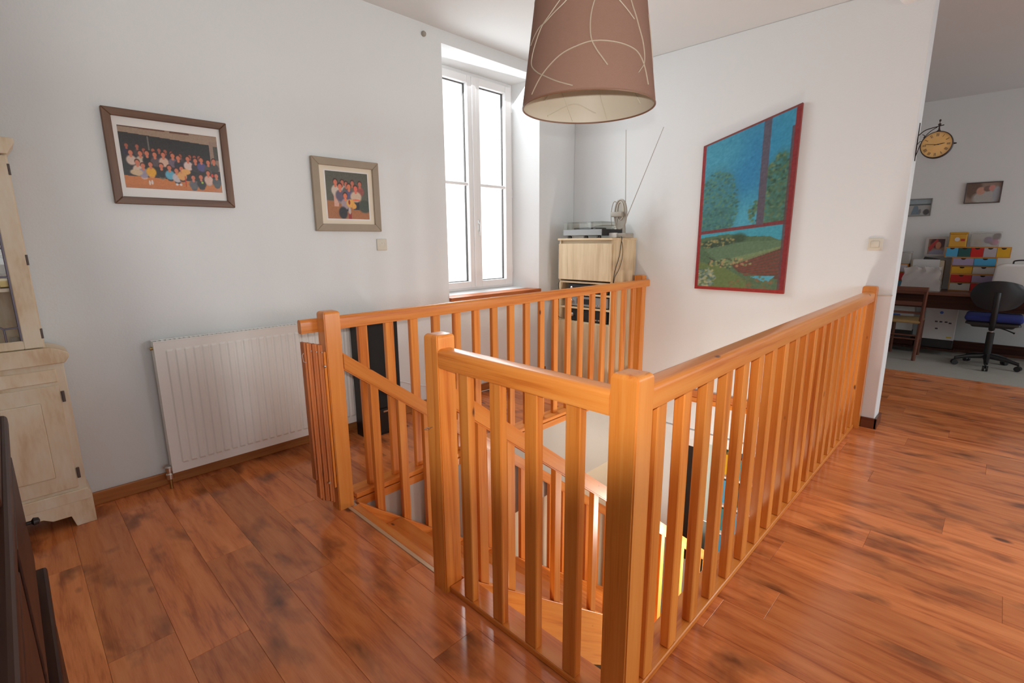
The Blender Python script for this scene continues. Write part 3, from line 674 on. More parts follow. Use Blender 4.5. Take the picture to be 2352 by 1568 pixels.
p2 = thing('picture_frame', 'smaller square taupe frame with a photo of a few people above the socket', 'picture', (1.672, YA, 1.613))
frame_yz(p2, 1.437, 1.906, 1.385, 1.842, YA-0.001, 0.024, 0.047, M['taupe'])
part('mount', B(1.482, 1.862, YA-0.012, YA-0.008, 1.43, 1.797), M['creammat'], p2)
part('inner_mount', B(1.516, 1.830, YA-0.0126, YA-0.0121, 1.457, 1.770), M['mat'], p2)
art_plane('photograph', ARTM, p2, (1.525, YA-0.0134, 1.466), (1, 0, 0), (0, 0, 1), 0.297, 0.297, small_photo())
# painting with a slanted top edge
def painting():
    A = Art(120, 230, (45, 140, 170)); X, Y = A.X, A.Y
    A.a = np.array([62, 140, 168.])+np.zeros_like(A.a)
    A.ell(.50, .22, .30, .22, (40, 124, 172), .85, .6); A.ell(.2, .12, .25, .14, (66, 150, 175), .8, .6); A.ell(.85, .2, .14, .2, (45, 140, 178), .7, .5); A.ell(.55, .55, .25, .12, (75, 158, 182), .8, .5)
    A.noise(8, 3)
    def leaves(cx, cy, rx, ry, n, cols, s=(0.012, 0.02)):
        for _ in range(n):
            a = random.random()*6.283; q = math.sqrt(random.random())
            A.ell(cx+rx*q*math.cos(a), cy+ry*q*math.sin(a), random.uniform(*s), random.uniform(*s)*0.45, random.choice(cols), 0.8, 0.4)
    g1 = [(60, 110, 110), (70, 125, 110), (50, 95, 90), (85, 130, 105), (62, 120, 125)]
    A.ell(.16, .46, .25, .24, (62, 118, 120), .75, .35); A.rect(0, .38, .45, .60, (60, 105, 102), .6); leaves(.19, .45, .25, .24, 520, g1)
    g2 = [(75, 115, 85), (55, 95, 75), (110, 135, 95), (70, 130, 125), (45, 75, 60), (95, 110, 70)]
    A.ell(.86, .45, .17, .22, (62, 105, 90), .85, .25); leaves(.85, .46, .18, .24, 420, g2); leaves(.62, .52, .05, .07, 40, g2); A.rect(.77, 1, .38, .62, (70, 105, 85), .35)
    # lower landscape
    A.rect(0, 1, .60, .70, (62, 150, 170)); A.poly([(0, .64), (.35, .63), (.60, .66), (.8, .67), (1, .72), (1, 1), (0, 1)], (78, 105, 78))
    A.ell(.25, .685, .18, .03, (48, 72, 56), .9, .3); A.ell(.48, .665, .08, .03, (52, 75, 55), .9, .3); leaves(.25, .685, .2, .03, 120, [(60, 80, 60), (45, 65, 50), (150, 140, 90)], (.01, .016))
    A.poly([(.08, .72), (.5, .69), (1, .70), (1, .74), (.42, .82), (.25, .80)], (92, 120, 92), .8)
    A.poly([(.4, .82), (1, .73), (1, .93), (.75, .90), (.5, .88)], (92, 70, 58)); 
    for k in range(7): A.poly([(.45+.02*k, .835+.01*k), (1, .745+.022*k), (1, .752+.022*k), (.45+.02*k, .841+.01*k)], (125, 62, 52), .8)
    A.poly([(.3, .80), (.95, .73), (.97, .74), (.42, .835)], (118, 140, 98), .7)
    A.poly([(0, .80), (.35, .85), (.6, .93), (.6, 1), (0, 1)], (98, 118, 70), .9); A.poly([(.1, .76), (.32, .83), (.42, .86), (.3, .84)], (60, 66, 55))
    A.poly([(.63, .905), (.90, .90), (.84, .935), (.78, .935)], (78, 158, 180))
    leaves(.12, .92, .12, .07, 150, [(150, 160, 140), (120, 145, 130), (170, 165, 120), (80, 110, 90), (70, 100, 110)], (.012, .02)); leaves(.4, .82, .25, .03, 60, [(170, 140, 100), (140, 150, 100), (70, 80, 60)], (.01, .018)); leaves(.7, .95, .3, .05, 60, [(100, 105, 70), (125, 95, 65)], (.01, .02))
    # window bars and border
    A.rect(0, 1, .592, .612, (120, 45, 48), .9); A.rect(.655, .725, 0, .60, (88, 78, 92), .92)
    A.rect(0, .035, 0, 1, (140, 38, 40)); A.rect(.93, .955, .1, 1, (90, 62, 66), .8); A.rect(.955, 1, 0, 1, (128, 36, 40)); A.rect(0, 1, .982, 1, (150, 40, 36)); A.rect(0, 1, 0, .012, (120, 60, 55))
    A.noise(7, 1); return A.a
pt = thing('painting', 'tall painting with a slanted top showing trees and fields through a window', 'painting', (XB, 1.49, 0.906))
yl, yr, zb_ = 1.842, 1.146, 0.906
part('canvas', prism(bm_new(), [(yl, zb_), (yr, zb_), (yr, 2.253), (yl, 2.050)], XB-0.028, XB-0.004, 'X', 0.002), M['canvas_edge'], pt)
art_plane('painted_face', ARTP, pt, (XB-0.0288, yl-0.002, zb_+0.002), (0, -1, 0), (0, 0, 1), yl-yr-0.004, lambda U: 1.140+0.203*U, painting())

# ------------------------------------------------------------------ switch, socket, detectors
s = thing('wall_socket', 'small cream wall socket under the square taupe picture', 'socket', (1.911, YA, 1.295))
part('plate', B(1.871, 1.951, YA-0.010, YA, 1.255, 1.335, 0.005, 3), M['plug'], s, smooth=True)
bm = lathe(bm_new(), [(0.021, -0.0105), (0.019, -0.004), (0.001, -0.004)], (1.911, YA, 1.295), 'Y', 24, caps=False); part('socket_well', bm, M['gray'], s, smooth=True)
part('pin', lathe(bm_new(), [(0.003, -0.014), (0.003, -0.004)], (1.911, YA, 1.306), 'Y', 8), M['steel'], s)
s = thing('light_switch', 'cream light switch on the picture wall near its end', 'switch', (XB, 0.622, 1.276))
part('plate', B(XB-0.010, XB, 0.580, 0.664, 1.236, 1.316, 0.005, 3), M['plug'], s, smooth=True)
part('rocker', B(XB-0.015, XB-0.009, 0.598, 0.646, 1.255, 1.297, 0.004, 2), M['plug'], s, smooth=True)
d = part('ceiling_sensor', lathe(bm_new(), [(0.018, 0.0), (0.018, -0.012), (0.012, -0.020)], (2.346, YA, 2.763), 'Y', 20), M['gray'], smooth=True); tag(d, 'tiny round grey cap on the window wall just under the ceiling', 'cap')
d = part('smoke_detector', lathe(bm_new(), [(0.055, 0.0), (0.055, -0.022), (0.045, -0.036), (0.02, -0.040)], (XB, 0.615, 2.775), 'X', 28), M['plastic'], smooth=True); tag(d, 'round white smoke detector high on the picture wall', 'detector')
bm = tube(bm_new(), bez([(XB-0.004, 0.568, 0.938), (XB-0.004, 0.53, 0.939), (XB-0.003, 0.489, 0.941)], 4), 0.004, 6)
tag(part('wall_cable', bm, M['plug'], smooth=True), 'thin pale cable along the wall beside the end post', 'cable')

# ------------------------------------------------------------------ pendant lamp
LC = Vector((1.325, 0.968, 1.712)); LR, LT, LH = 0.200, 0.163, 0.287
la = thing('pendant_lamp', 'hanging drum lamp with a taupe fabric shade and pale curved lines', 'lamp', (LC.x, LC.y, LC.z))
bm = lathe(bm_new(), [(LR, 0.0), (LR-(LR-LT)*0.5, LH/2), (LT, LH)], LC, n=72, caps=False); part('shade', bm, M['shade'], la, smooth=True)
bm = lathe(bm_new(), [(LR-0.003, 0.001), (LT-0.003, LH-0.001)], LC, n=72, caps=False); bmesh.ops.reverse_faces(bm, faces=bm.faces[:]); part('lining', bm, M['lining'], la, smooth=True)
for z, r in ((0.0, LR), (LH, LT)):
    part('rim', tube(bm_new(), [LC+Vector((r*math.cos(a)-0.0015*math.cos(a), r*math.sin(a)-0.0015*math.sin(a), z)) for a in np.linspace(0, 2*math.pi, 73)], 0.0028, 6), M['rim'], la, smooth=True)
va = math.atan2(-LC.y, -LC.x)      # side of the shade towards the landing
def onshade(u, v, out=0.0008): # u along the front as an angle, v height 0..1
    r = LR+(LT-LR)*v+out; a = va+u; return LC+Vector((r*math.cos(a), r*math.sin(a), v*LH))
for pts in ([(-0.93, 0.05), (-0.77, 0.17), (-0.6, 0.26), (-0.4, 0.34), (-0.17, 0.39), (0.04, 0.42), (0.29, 0.42), (0.57, 0.4), (0.78, 0.36), (0.92, 0.26), (1.0, .1)],
            [(-0.25, .97), (-0.51, 0.82), (-0.68, 0.73), (-0.84, 0.66), (-0.97, 0.55), (-1.06, 0.43), (-1.04, 0.34), (-0.84, 0.24), (-0.7, 0.19), (-0.44, 0.1), (-0.21, 0.04)],
            [(-0.1, .97), (-0.38, 0.81), (-0.57, 0.74), (-0.77, 0.68), (-0.93, 0.66), (-1.2, 0.56)], [(.2, .99), (0.07, 0.78), (0.02, 0.66), (0.01, 0.55), (0.03, 0.44), (0.1, 0.35), (0.19, 0.27), (0.26, 0.21)],
            [(.1, .98), (0.46, 0.79), (0.6, 0.72), (0.74, 0.65)], [(.6, .98), (0.71, 0.78), (0.78, 0.69), (0.84, 0.6), (0.93, 0.46), (0.93, 0.3), (0.77, 0.18)],
            [(2.1, .1), (2.5, .5), (3.0, .75), (3.5, .6), (4.0, .2)], [(2.8, 0.02), (2.95, .4), (2.9, .9)], [(3.4, .02), (3.7, .4), (4.2, .8)], [(3.9, .05), (3.4, .2), (3.0, .1)], [(1.9, .1), (1.5, .4), (1.3, .8)]):
    uv = bez([(p[0], p[1], 0) for p in pts], 8)
    part('thread_line', tube(bm_new(), [onshade(q.x, q.y) for q in uv], 0.0017, 5), M['thread'], la, smooth=True)
    if pts[0][0] > 2: part('thread_line', tube(bm_new(), [onshade(q.x, q.y, -0.0045) for q in uv], 0.0018, 5), M['lining'], la, smooth=True)
bm = bm_new()
for a in (0.3, 0.3+2.094, 0.3+4.189): tube(bm, [LC+Vector((0.03*math.cos(a), 0.03*math.sin(a), LH-0.035)), LC+Vector(((LT-0.004)*math.cos(a), (LT-0.004)*math.sin(a), LH-0.003))], 0.0018, 6)
part('spider', bm, M['steel'], la, smooth=True)
part('socket', lathe(bm_new(), [(0.02, LH-0.085), (0.03, LH-0.06), (0.03, LH-0.03), (0.018, LH-0.01), (0.008, LH)], LC, n=20), M['plastic'], la, smooth=True)
bm = bm_new(); orb(bm, LC+Vector((0, 0, LH-0.125)), 0.03, 1, 1, 1.25, 18, 12); part('bulb', bm, M['bulb'], la, smooth=True)
part('cord', tube(bm_new(), [LC+Vector((0, 0, LH-0.01)), Vector((LC.x, LC.y, ZC-0.03))], 0.003, 8), M['plastic'], la, smooth=True)
part('canopy', lathe(bm_new(), [(0.012, -0.06), (0.045, -0.02), (0.05, 0.0)], (LC.x, LC.y, ZC), n=24), M['plastic'], la, smooth=True)

# ------------------------------------------------------------------ speaker behind the railing
s = thing('floor_speaker', 'tall black floor speaker between the railing and the radiator', 'speaker', (1.70, 2.98, 0))
part('cabinet', B(1.566, 1.845, 2.915, 3.145-0.09, 0.0, 0.80, 0.004, 2), M['blackwood'], s)
part('grille', B(1.582, 1.829, 2.895, 2.914, 0.20, 0.785, 0.006, 2), M['cloth'], s)
part('plinth_panel', B(1.582, 1.829, 2.900, 2.914, 0.02, 0.19, 0.003), M['blackwood'], s)
part('badge', B(1.690, 1.725, 2.8975, 2.8995, 0.165, 0.176), M['steel'], s)
# cable on the wall behind
bm = tube(bm_new(), bez([(1.86, YA-0.007, 0.30), (2.0, YA-0.007, 0.27), (2.12, YA-0.007, 0.22), (2.3, YA-0.007, 0.16), (2.55, YA-0.02, 0.075), (2.75, YA-0.022, 0.012), (3.2, YA-0.03, 0.008), (3.66, YA-0.03, 0.008)], 8), 0.004, 6)
tag(part('speaker_cable', bm, M['plastic'], smooth=True), 'thin white cable drooping along the wall beside the black speaker', 'cable')

# ------------------------------------------------------------------ tall hi-fi cabinet in the corner
CX, CY0, CY1, CZ = 3.708, 2.422, 3.014, 1.333
cb = thing('tall_cabinet', 'tall pale oak cabinet with open shelves in the corner by the window', 'cabinet', (3.92, 2.72, 0))
part('side_panel', B(CX+0.02, XB-0.022, CY0, CY0+0.018, 0.0, CZ-0.018), OAK['Z'], cb); part('side_panel', B(CX+0.02, XB-0.022, CY1-0.018, CY1, 0.0, CZ-0.018), OAK['Z'], cb)
part('top_board', B(CX-0.004, XB-0.022, CY0-0.006, CY1+0.006, CZ-0.018, CZ, 0.002), OAK['Y'], cb)
part('back_panel', B(XB-0.028, XB-0.022, CY0+0.018, CY1-0.018, 0.02, CZ-0.018), OAK['Z'], cb)
part('top_rail', B(CX+0.035, CX+0.05, CY0+0.018, CY1-0.018, CZ-0.05, CZ-0.018), OAK['Y'], cb)
part('flap_door', B(CX, CX+0.018, CY0+0.004, CY1-0.004, 0.955, CZ-0.048, 0.002), OAK['Z'], cb)
part('lower_door', B(CX, CX+0.018, CY0+0.004, CY1-0.004, 0.03, 0.560, 0.002), OAK['Z'], cb)
for z in (0.94, 0.83, 0.70, 0.565, 0.02): part('shelf', B(CX+0.02, XB-0.03, CY0+0.018, CY1-0.018, z-0.016, z), OAK['Y'], cb)
def hifi(z0, h, mat, lab, name, cat, y0=2.47, y1=2.91):
    t = thing(name, lab, cat, (3.9, (y0+y1)/2, z0))
    part('housing', B(3.75, 4.05, y0, y1, z0+0.012, z0+h, 0.003), mat, t)
    part('front_panel', B(3.742, 3.75, y0-0.003, y1+0.003, z0+0.010, z0+h, 0.002), mat, t)
    part('display', B(3.7405, 3.742, y0+0.14, y1-0.10, z0+0.03, z0+h-0.02), M['hole'], t)
    for j in range(4): part('button', B(3.739, 3.742, y0+0.02+0.03*j, y0+0.038+0.03*j, z0+0.022, z0+0.034), M['steel'], t)
    kn = lathe(bm_new(), [(0.016, 0), (0.016, -0.014), (0.013, -0.016)], (3.742, y1-0.045, z0+h*0.55), 'X', 18); part('knob', kn, M['steel'], t, smooth=True)
    for yy in (y0+0.03, y1-0.03):
        for xx in (3.77, 4.02): part('foot', lathe(bm_new(), [(0.015, 0.0), (0.015, 0.012)], (xx, yy, z0), n=12), M['black'], t)
hifi(0.83, 0.085, M['black'], 'black hi-fi unit on the top open shelf of the corner cabinet', 'hifi_unit', 'hi-fi')
hifi(0.70, 0.10, M['silver'], 'dark silver hi-fi unit on the middle shelf of the corner cabinet', 'hifi_unit', 'hi-fi')
hifi(0.565, 0.11, M['black'], 'black hi-fi unit on the lowest open shelf of the corner cabinet', 'hifi_unit', 'hi-fi', 2.47, 2.90)
bm = tube(bm_new(), bez([(3.716, 2.992, 0.95), (3.70, 3.0, 0.90), (3.702, 2.985, 0.80), (3.70, 3.02, 0.70), (3.702, 3.0, 0.60), (3.70, 2.95, 0.585)], 8), 0.0025, 6)
tag(part('audio_cable', bm, M['black'], smooth=True), 'thin black cable hanging across the open shelves of the cabinet', 'cable')
# turntable
tt = thing('turntable', 'record player with a clear lid on top of the corner cabinet', 'record player', (3.90, 2.78, CZ))
TY0, TY1 = 2.548, 2.985
part('plinth', B(3.742, 4.07, TY0, TY1, CZ+0.024, CZ+0.078, 0.003), M['silver'], tt)
part('side_strip', B(3.741, 4.071, TY0-0.001, TY0+0.006, CZ+0.024, CZ+0.078), M['black'], tt)
for yy in (TY0+0.05, TY0+0.19, TY1-0.06):
    part('foot', lathe(bm_new(), [(0.02, 0.0), (0.022, 0.006), (0.02, 0.018), (0.012, 0.024)], (3.765, yy, CZ), n=16), M['black'], tt, smooth=True)
for yy in (TY0+0.05, TY1-0.05): part('foot', lathe(bm_new(), [(0.02, 0.0), (0.022, 0.006), (0.02, 0.018), (0.012, 0.024)], (4.04, yy, CZ), n=16), M['black'], tt, smooth=True)
part('platter', lathe(bm_new(), [(0.148, 0.0), (0.15, 0.004), (0.15, 0.014), (0.146, 0.017)], (3.91, 2.80, CZ+0.078), n=40), M['black'], tt, smooth=True)
part('spindle', lathe(bm_new(), [(0.004, 0.0), (0.003, 0.014)], (3.91, 2.80, CZ+0.095), n=8), M['steel'], tt)
ta = part('tonearm', tube(bm_new(), bez([(4.02, 2.60, CZ+0.115), (3.93, 2.61, CZ+0.113), (3.82, 2.63, CZ+0.108), (3.79, 2.67, CZ+0.103)], 6), 0.004, 8), M['steel'], tt, smooth=True)
part('tonearm_base', lathe(bm_new(), [(0.022, 0.0), (0.022, 0.012), (0.010, 0.016), (0.010, 0.042)], (4.02, 2.60, CZ+0.078), n=18), M['steel'], tt, smooth=True)
bm = bm_new()
for a in ((3.744, 3.748, TY0+0.003, TY1-0.003, CZ+0.079, CZ+0.140), (4.064, 4.068, TY0+0.003, TY1-0.003, CZ+0.079, CZ+0.140), (3.748, 4.064, TY0+0.003, TY0+0.007, CZ+0.079, CZ+0.140), (3.748, 4.064, TY1-0.007, TY1-0.003, CZ+0.079, CZ+0.140), (3.744, 4.068, TY0+0.003, TY1-0.003, CZ+0.140, CZ+0.144)): box(bm, *a)
part('lid', bm, M['acrylic'], tt)
# aerial
ae = thing('indoor_aerial', 'grey indoor TV aerial with two long thin rods beside the record player', 'aerial', (3.93, 2.47, CZ))
part('base', B(3.86, 4.00, 2.385, 2.535, CZ, CZ+0.042, 0.01, 3), M['gray'], ae, smooth=True)
part('base_cover', B(3.840, 3.88, 2.475, 2.545, CZ+0.001, CZ+0.045, 0.006, 2), M['plastic'], ae, smooth=True)
part('stem', tube(bm_new(), [(3.93, 2.445, CZ+0.04), (3.93, 2.447, CZ+0.13)], [0.016, 0.011], 12), M['gray'], ae, smooth=True)
ca, sa = math.cos(R(-4)), math.sin(R(-4))
def aer(u, z, d=0.0): return Vector((3.93+u*sa*-1+d*ca, 2.487+u*ca+d*sa, CZ+z))
ov = [(0.062*math.copysign(abs(math.cos(a))**0.8, math.cos(a)), 0.205+0.125*math.sin(a)) for a in np.linspace(0, 2*math.pi, 41)]
part('reflector', tube(bm_new(), [aer(u, z) for u, z in ov], 0.009, 8), M['gray'], ae, smooth=True)
bm = bm_new(); f0 = [bm.verts.new(aer(u*0.97, 0.205+(z-0.205)*0.97, 0.0025)) for u, z in ov[:-1]]; f1 = [bm.verts.new(aer(u*0.97, 0.205+(z-0.205)*0.97, -0.0025)) for u, z in ov[:-1]]
bm.faces.new(f0); bm.faces.new(f1[::-1])
for a in range(40): bm.faces.new((f0[a], f0[(a+1) % 40], f1[(a+1) % 40], f1[a]))
bmesh.ops.recalc_face_normals(bm, faces=bm.faces[:]); part('panel', bm, M['gray'], ae)
part('inner_loop', tube(bm_new(), [aer(u*0.55, 0.235+(z-0.205)*0.62, -0.008) for u, z in ov], 0.003, 6), M['plug'], ae, smooth=True)
part('loop', tube(bm_new(), [(3.93, 2.55+0.035*math.cos(a), CZ+0.20+0.12*math.sin(a)) for a in np.linspace(-0.9, 4.0, 30)], 0.0035, 8), M['gray'], ae, smooth=True)
part('clip', B(3.885, 3.935, 2.45, 2.565, CZ+0.185, CZ+0.228, 0.008, 2), M['gray'], ae, smooth=True)
part('rod', tube(bm_new(), [(3.935, 2.443, CZ+0.29), (3.94, 2.468, 2.245)], [0.0035, 0.0022], 8), M['gray'], ae, smooth=True)
part('rod', tube(bm_new(), [(3.935, 2.438, CZ+0.15), (3.94, 2.115, 2.215)], [0.0035, 0.0022], 8), M['gray'], ae, smooth=True)
bm = tube(bm_new(), bez([(3.88, 2.46, CZ+0.01), (3.85, 2.415, CZ+0.004), (3.84, 2.414, CZ-0.06), (3.82, 2.414, CZ-0.16), (3.77, 2.414, CZ-0.26), (3.74, 2.414, CZ-0.36), (3.735, 2.414, 0.75)], 8), 0.0028, 6)
tube(bm, bez([(3.86, 2.45, CZ+0.006), (3.862, 2.414, CZ-0.05), (3.872, 2.414, CZ-0.15), (3.83, 2.414, CZ-0.26), (3.76, 2.414, CZ-0.34), (3.735, 2.412, 0.92)], 8), 0.0025, 6)
tag(part('aerial_cable', bm, M['black'], smooth=True), 'pair of dark cables looping down the side of the corner cabinet', 'cable')

# ------------------------------------------------------------------ cream vitrine and dark sideboard on the left
HX0, HX1, HY = -0.62, 0.132, 2.990
hu = thing('display_hutch', 'cream limewashed display hutch with a leaded glass door in the left corner', 'hutch', (-0.25, 3.08, 0))
YB = YA-0.018
part('base_body', B(HX0, HX1, HY, YB, 0.155, 0.80, 0.003), CREAM, hu)
part('plinth_moulding', prism(bm_new(), [(HX0-0.012, 0.12), (HX1+0.012, 0.12), (HX1+0.012, 0.150), (HX1, 0.175), (HX0, 0.175), (HX0-0.012, 0.150)], HY-0.014, YB, 'Y', 0.003), CREAM, hu)
ap = [(HX0-0.012, 0.0), (HX0+0.09, 0.0), (HX0+0.10, 0.05), (HX0+0.15, 0.075), (HX1-0.17, 0.075), (HX1-0.14, 0.055), (HX1-0.075, 0.055), (HX1-0.062, 0.0), (HX1+0.012, 0.0), (HX1+0.012, 0.125), (HX0-0.012, 0.125)]
part('foot_apron', prism(bm_new(), ap, HY-0.012, HY+0.008, 'Y', 0.002), CREAM, hu)
part('foot', B(HX1-0.010, HX1+0.012, HY+0.008, YB, 0.0, 0.125, 0.002), CREAM, hu); part('foot', B(HX0-0.012, HX0+0.01, HY+0.008, YB, 0.0, 0.125, 0.002), CREAM, hu)
dr = part('lower_door', B(HX0+0.02, HX1-0.03, HY-0.010, HY, 0.19, 0.69, 0.003), CREAM, hu)
part('door_panel', B(HX0+0.09, HX1-0.10, HY-0.016, HY-0.010, 0.26, 0.62, 0.005, 2), CREAM, dr)
part('drawer_front', B(HX0+0.02, HX1-0.03, HY-0.010, HY, 0.705, 0.765, 0.003), CREAM, hu)
for z in (0.26, 0.635): part('hinge', lathe(bm_new(), [(0.006, -0.025), (0.006, 0.025)], (HX1-0.022, HY-0.010, z), n=10), M['darkframe'], dr)
part('waist_moulding', prism(bm_new(), [(HX0-0.004, 0.79), (HX1+0.004, 0.79), (HX1+0.022, 0.815), (HX1+0.022, 0.835), (HX1-0.01, 0.855), (HX1-0.04, 0.865), (HX0+0.04, 0.865), (HX0-0.022, 0.835), (HX0-0.022, 0.815)], HY-0.022, YB, 'Y', 0.003), CREAM, hu)
UX1, UX0, UY = 0.083, -0.57, HY+0.012
bm = bm_new()
part('side_panel', box(bm, UX1-0.016, UX1, UY, YB, 0.865, 1.70), CREAM, hu); part('side_panel', B(UX0, UX0+0.016, UY, YB, 0.865, 1.70), CREAM, hu)
part('back_board', B(UX0+0.016, UX1-0.016, YB-0.008, YB, 0.865, 1.70), CREAM, hu)
part('cornice', prism(bm_new(), [(UX0, 1.68), (UX1, 1.68), (UX1+0.012, 1.70), (UX1+0.028, 1.725), (UX1+0.028, 1.745), (UX0-0.028, 1.745), (UX0-0.028, 1.725)], UY-0.03, YB, 'Y', 0.003), CREAM, hu)
part('pediment', prism(bm_new(), [(UX0-0.01, 1.745), (UX1-0.005, 1.745), (UX1-0.03, 1.80), (UX1-0.05, 1.86), (UX1-0.16, 1.90), ((UX0+UX1)/2, 1.98), (UX0+0.1, 1.90), (UX0+0.03, 1.80)], UY, UY+0.03, 'Y', 0.003), CREAM, hu)
door = part('glass_door', bm_new(), CREAM, hu, org=(-0.25, UY, 0.87)) if False else None
bm = bm_new()
for a in ((UX1-0.066, UX1-0.004, 0.868, 1.676), (UX0+0.004, UX0+0.066, 0.868, 1.676), (UX0+0.066, UX1-0.066, 1.62, 1.676), (UX0+0.066, UX1-0.066, 0.868, 0.905)): box(bm, a[0], a[1], UY-0.018, UY, a[2], a[3], 0.003)
door = part('glass_door', bm, CREAM, hu)
part('pane', B(UX0+0.066, UX1-0.066, UY-0.009, UY-0.006, 0.905, 1.62), M['glass'], door)
bm = bm_new(); gx = UX1-0.066; cx = (UX0+UX1)/2
def came(p, q, w=0.0035): tube(bm, [(p[0], UY-0.0095, p[1]), (q[0], UY-0.0095, q[1])], w, 6)
came((gx-0.003, 0.905), (gx-0.003, 1.62), 0.005); came((UX0+0.069, 0.905), (UX0+0.069, 1.62), 0.005)
for s_ in (1, -1):
    f = lambda x: cx+s_*(x-cx)
    came((f(gx), 1.30), (f(gx-0.30), 1.30)); came((f(gx), 1.18), (f(gx-0.055), 1.18)); came((f(gx-0.055), 1.18), (f(gx-0.09), 1.13)); came((f(gx-0.055), 1.18), (f(gx-0.06), 1.30))
    came((f(gx), 0.965), (f(gx-0.05), 0.962)); came((f(gx-0.05), 0.905), (f(gx-0.05), 0.962)); came((f(gx-0.05), 0.962), (f(gx-0.13), 1.03)); came((f(gx-0.13), 1.03), (f(gx-0.26), 1.08))
part('lead_bars', bm, M['lead'], door, smooth=True)
for z in (1.62, 1.25, 0.93): part('hinge', lathe(bm_new(), [(0.005, -0.022), (0.005, 0.022)], (UX1-0.003, UY-0.014, z), n=10), M['darkframe'], door)
for z in (1.132, 1.365): part('shelf', B(UX0+0.017, UX1-0.017, UY+0.004, YB-0.009, z-0.014, z), CREAM, hu)
# a few ornaments behind the glass
o = part('ring_ornament', tube(bm_new(), [(0.0+0.032*math.cos(a), 3.07, 1.225+0.040*math.sin(a)) for a in np.linspace(0, 2*math.pi, 33)], 0.006, 8), M['brass'], smooth=True)
bm = bm_new(); tag(o, 'brass ring ornament on the middle shelf behind the leaded glass', 'ornament')
b2 = part('stand', B(-0.02, 0.02, 3.055, 3.085, 1.133, 1.182, 0.004), M['brass'], o)
for nm, lab, cat, prof, c, mt in (
    ('small_vase', 'small blue-grey vase on the top shelf behind the leaded glass', 'vase', [(0.016, 0), (0.026, 0.03), (0.022, 0.06), (0.010, 0.085), (0.014, 0.10)], (0.0, 3.07, 1.366), M['c_dull']),
    ('figurine', 'small ivory figurine on the middle shelf beside the brass ring', 'figurine', [(0.014, 0), (0.012, 0.02), (0.016, 0.035), (0.006, 0.05), (0.009, 0.06), (0.004, 0.068)], (0.043, 3.06, 1.133), M['ivory']),
    ('dark_bottle', 'small dark green bottle low behind the leaded glass', 'bottle', [(0.014, 0), (0.016, 0.01), (0.016, 0.045), (0.006, 0.06), (0.006, 0.075)], (0.035, 3.06, 0.866), M['greenp']),
    ('glass_jar', 'small clear jar beside the dark green bottle in the hutch', 'jar', [(0.014, 0), (0.018, 0.012), (0.018, 0.04), (0.012, 0.05)], (-0.005, 3.06, 0.866), M['clearbox'])):
    tag(part(nm, lathe(bm_new(), prof, c, n=18), mt, smooth=True), lab, cat)
sb = thing('sideboard', 'dark brown wooden sideboard cut by the left edge of the picture', 'sideboard', (-0.31, 1.0, 0))
SX = -0.046
part('carcass', B(-0.58, SX-0.018, 0.40, 1.49, 0.56, 0.925, 0.003), DARKW['Z'], sb)
part('lower_carcass', B(-0.58, SX-0.004, 0.39, 1.496, 0.06, 0.56, 0.003), DARKW['Z'], sb)
part('waist_moulding', B(-0.585, SX+0.016, 0.385, 1.502, 0.555, 0.580, 0.006, 2), DARKW['Y'], sb)
part('top', B(-0.60, SX+0.006, 0.385, 1.503, 0.925, 0.955, 0.008, 3), DARKW['Y'], sb)
part('plinth', B(-0.575, SX+0.014, 0.388, 1.498, 0.0, 0.06, 0.004), DARKW['Y'], sb)
for k in range(2):
    ya, yb = 0.42+0.535*k, 0.42+0.535*(k+1)-0.01
    dd = part('door', B(SX-0.004, SX+0.008, ya, yb, 0.08, 0.545, 0.004, 2), DARKW['Z'], sb)
    part('door_moulding', B(SX+0.008, SX+0.013, ya+0.07, yb-0.07, 0.14, 0.48, 0.004, 2), DARKW['Z'], dd)
    part('knob', lathe(bm_new(), [(0.004, 0.0), (0.004, 0.008), (0.009, 0.012), (0.007, 0.018), (0.002, 0.020)], (SX+0.008, (yb-0.03 if k == 0 else ya+0.03), 0.30), 'X', 16), M['iron'], dd, smooth=True)
    for z0, z1 in ((0.60, 0.905),):
        dw = part('drawer', B(SX-0.018, SX-0.004, ya, yb, z0, z1, 0.004, 2), DARKW['Y'], sb)
        part('drawer_moulding', B(SX-0.004, SX+0.001, ya+0.03, yb-0.03, z0+0.03, z1-0.03, 0.003, 2), DARKW['Y'], dw)
        part('knob', lathe(bm_new(), [(0.004, 0.0), (0.004, 0.008), (0.009, 0.012), (0.007, 0.020), (0.002, 0.022)], (SX+0.001, (yb-0.05 if k else (ya+yb)/2), 0.725), 'X', 16), M['iron'], dw, smooth=True)
tag(part('wooden_box', B(-0.50, SX-0.003, 0.95, 1.497, 0.956, 1.085, 0.004, 2), DARKW['Y']), 'dark brown box standing on the dark sideboard', 'box')

# ------------------------------------------------------------------ station clock on the end of the picture wall
cl = thing('station_clock', 'round ochre bracket clock with dark iron rim on the wall end', 'clock', (4.22, WBE, 1.89))
CC = Vector((4.215, 0.390, 1.885)); CR = 0.079
bm = lathe(bm_new(), [(CR-0.004, -0.026), (CR, -0.024), (CR+0.002, -0.012), (CR+0.002, 0.012), (CR, 0.024), (CR-0.004, 0.026)], CC, 'X', 40, caps=False); part('rim', bm, M['iron'], cl, smooth=True)
f_ = part('dial', lathe(bm_new(), [(0.0005, -0.018), (CR-0.003, -0.018)], CC, 'X', 40, caps=False), M['dial'], cl)
part('back_dial', lathe(bm_new(), [(0.0005, 0.018), (CR-0.006, 0.018)], CC, 'X', 40, caps=False), M['dial'], cl)
def roman(k):   # roman numerals as strokes
    return ['XII', 'I', 'II', 'III', 'IIII', 'V', 'VI', 'VII', 'VIII', 'IX', 'X', 'XI'][k]
bm = bm_new()
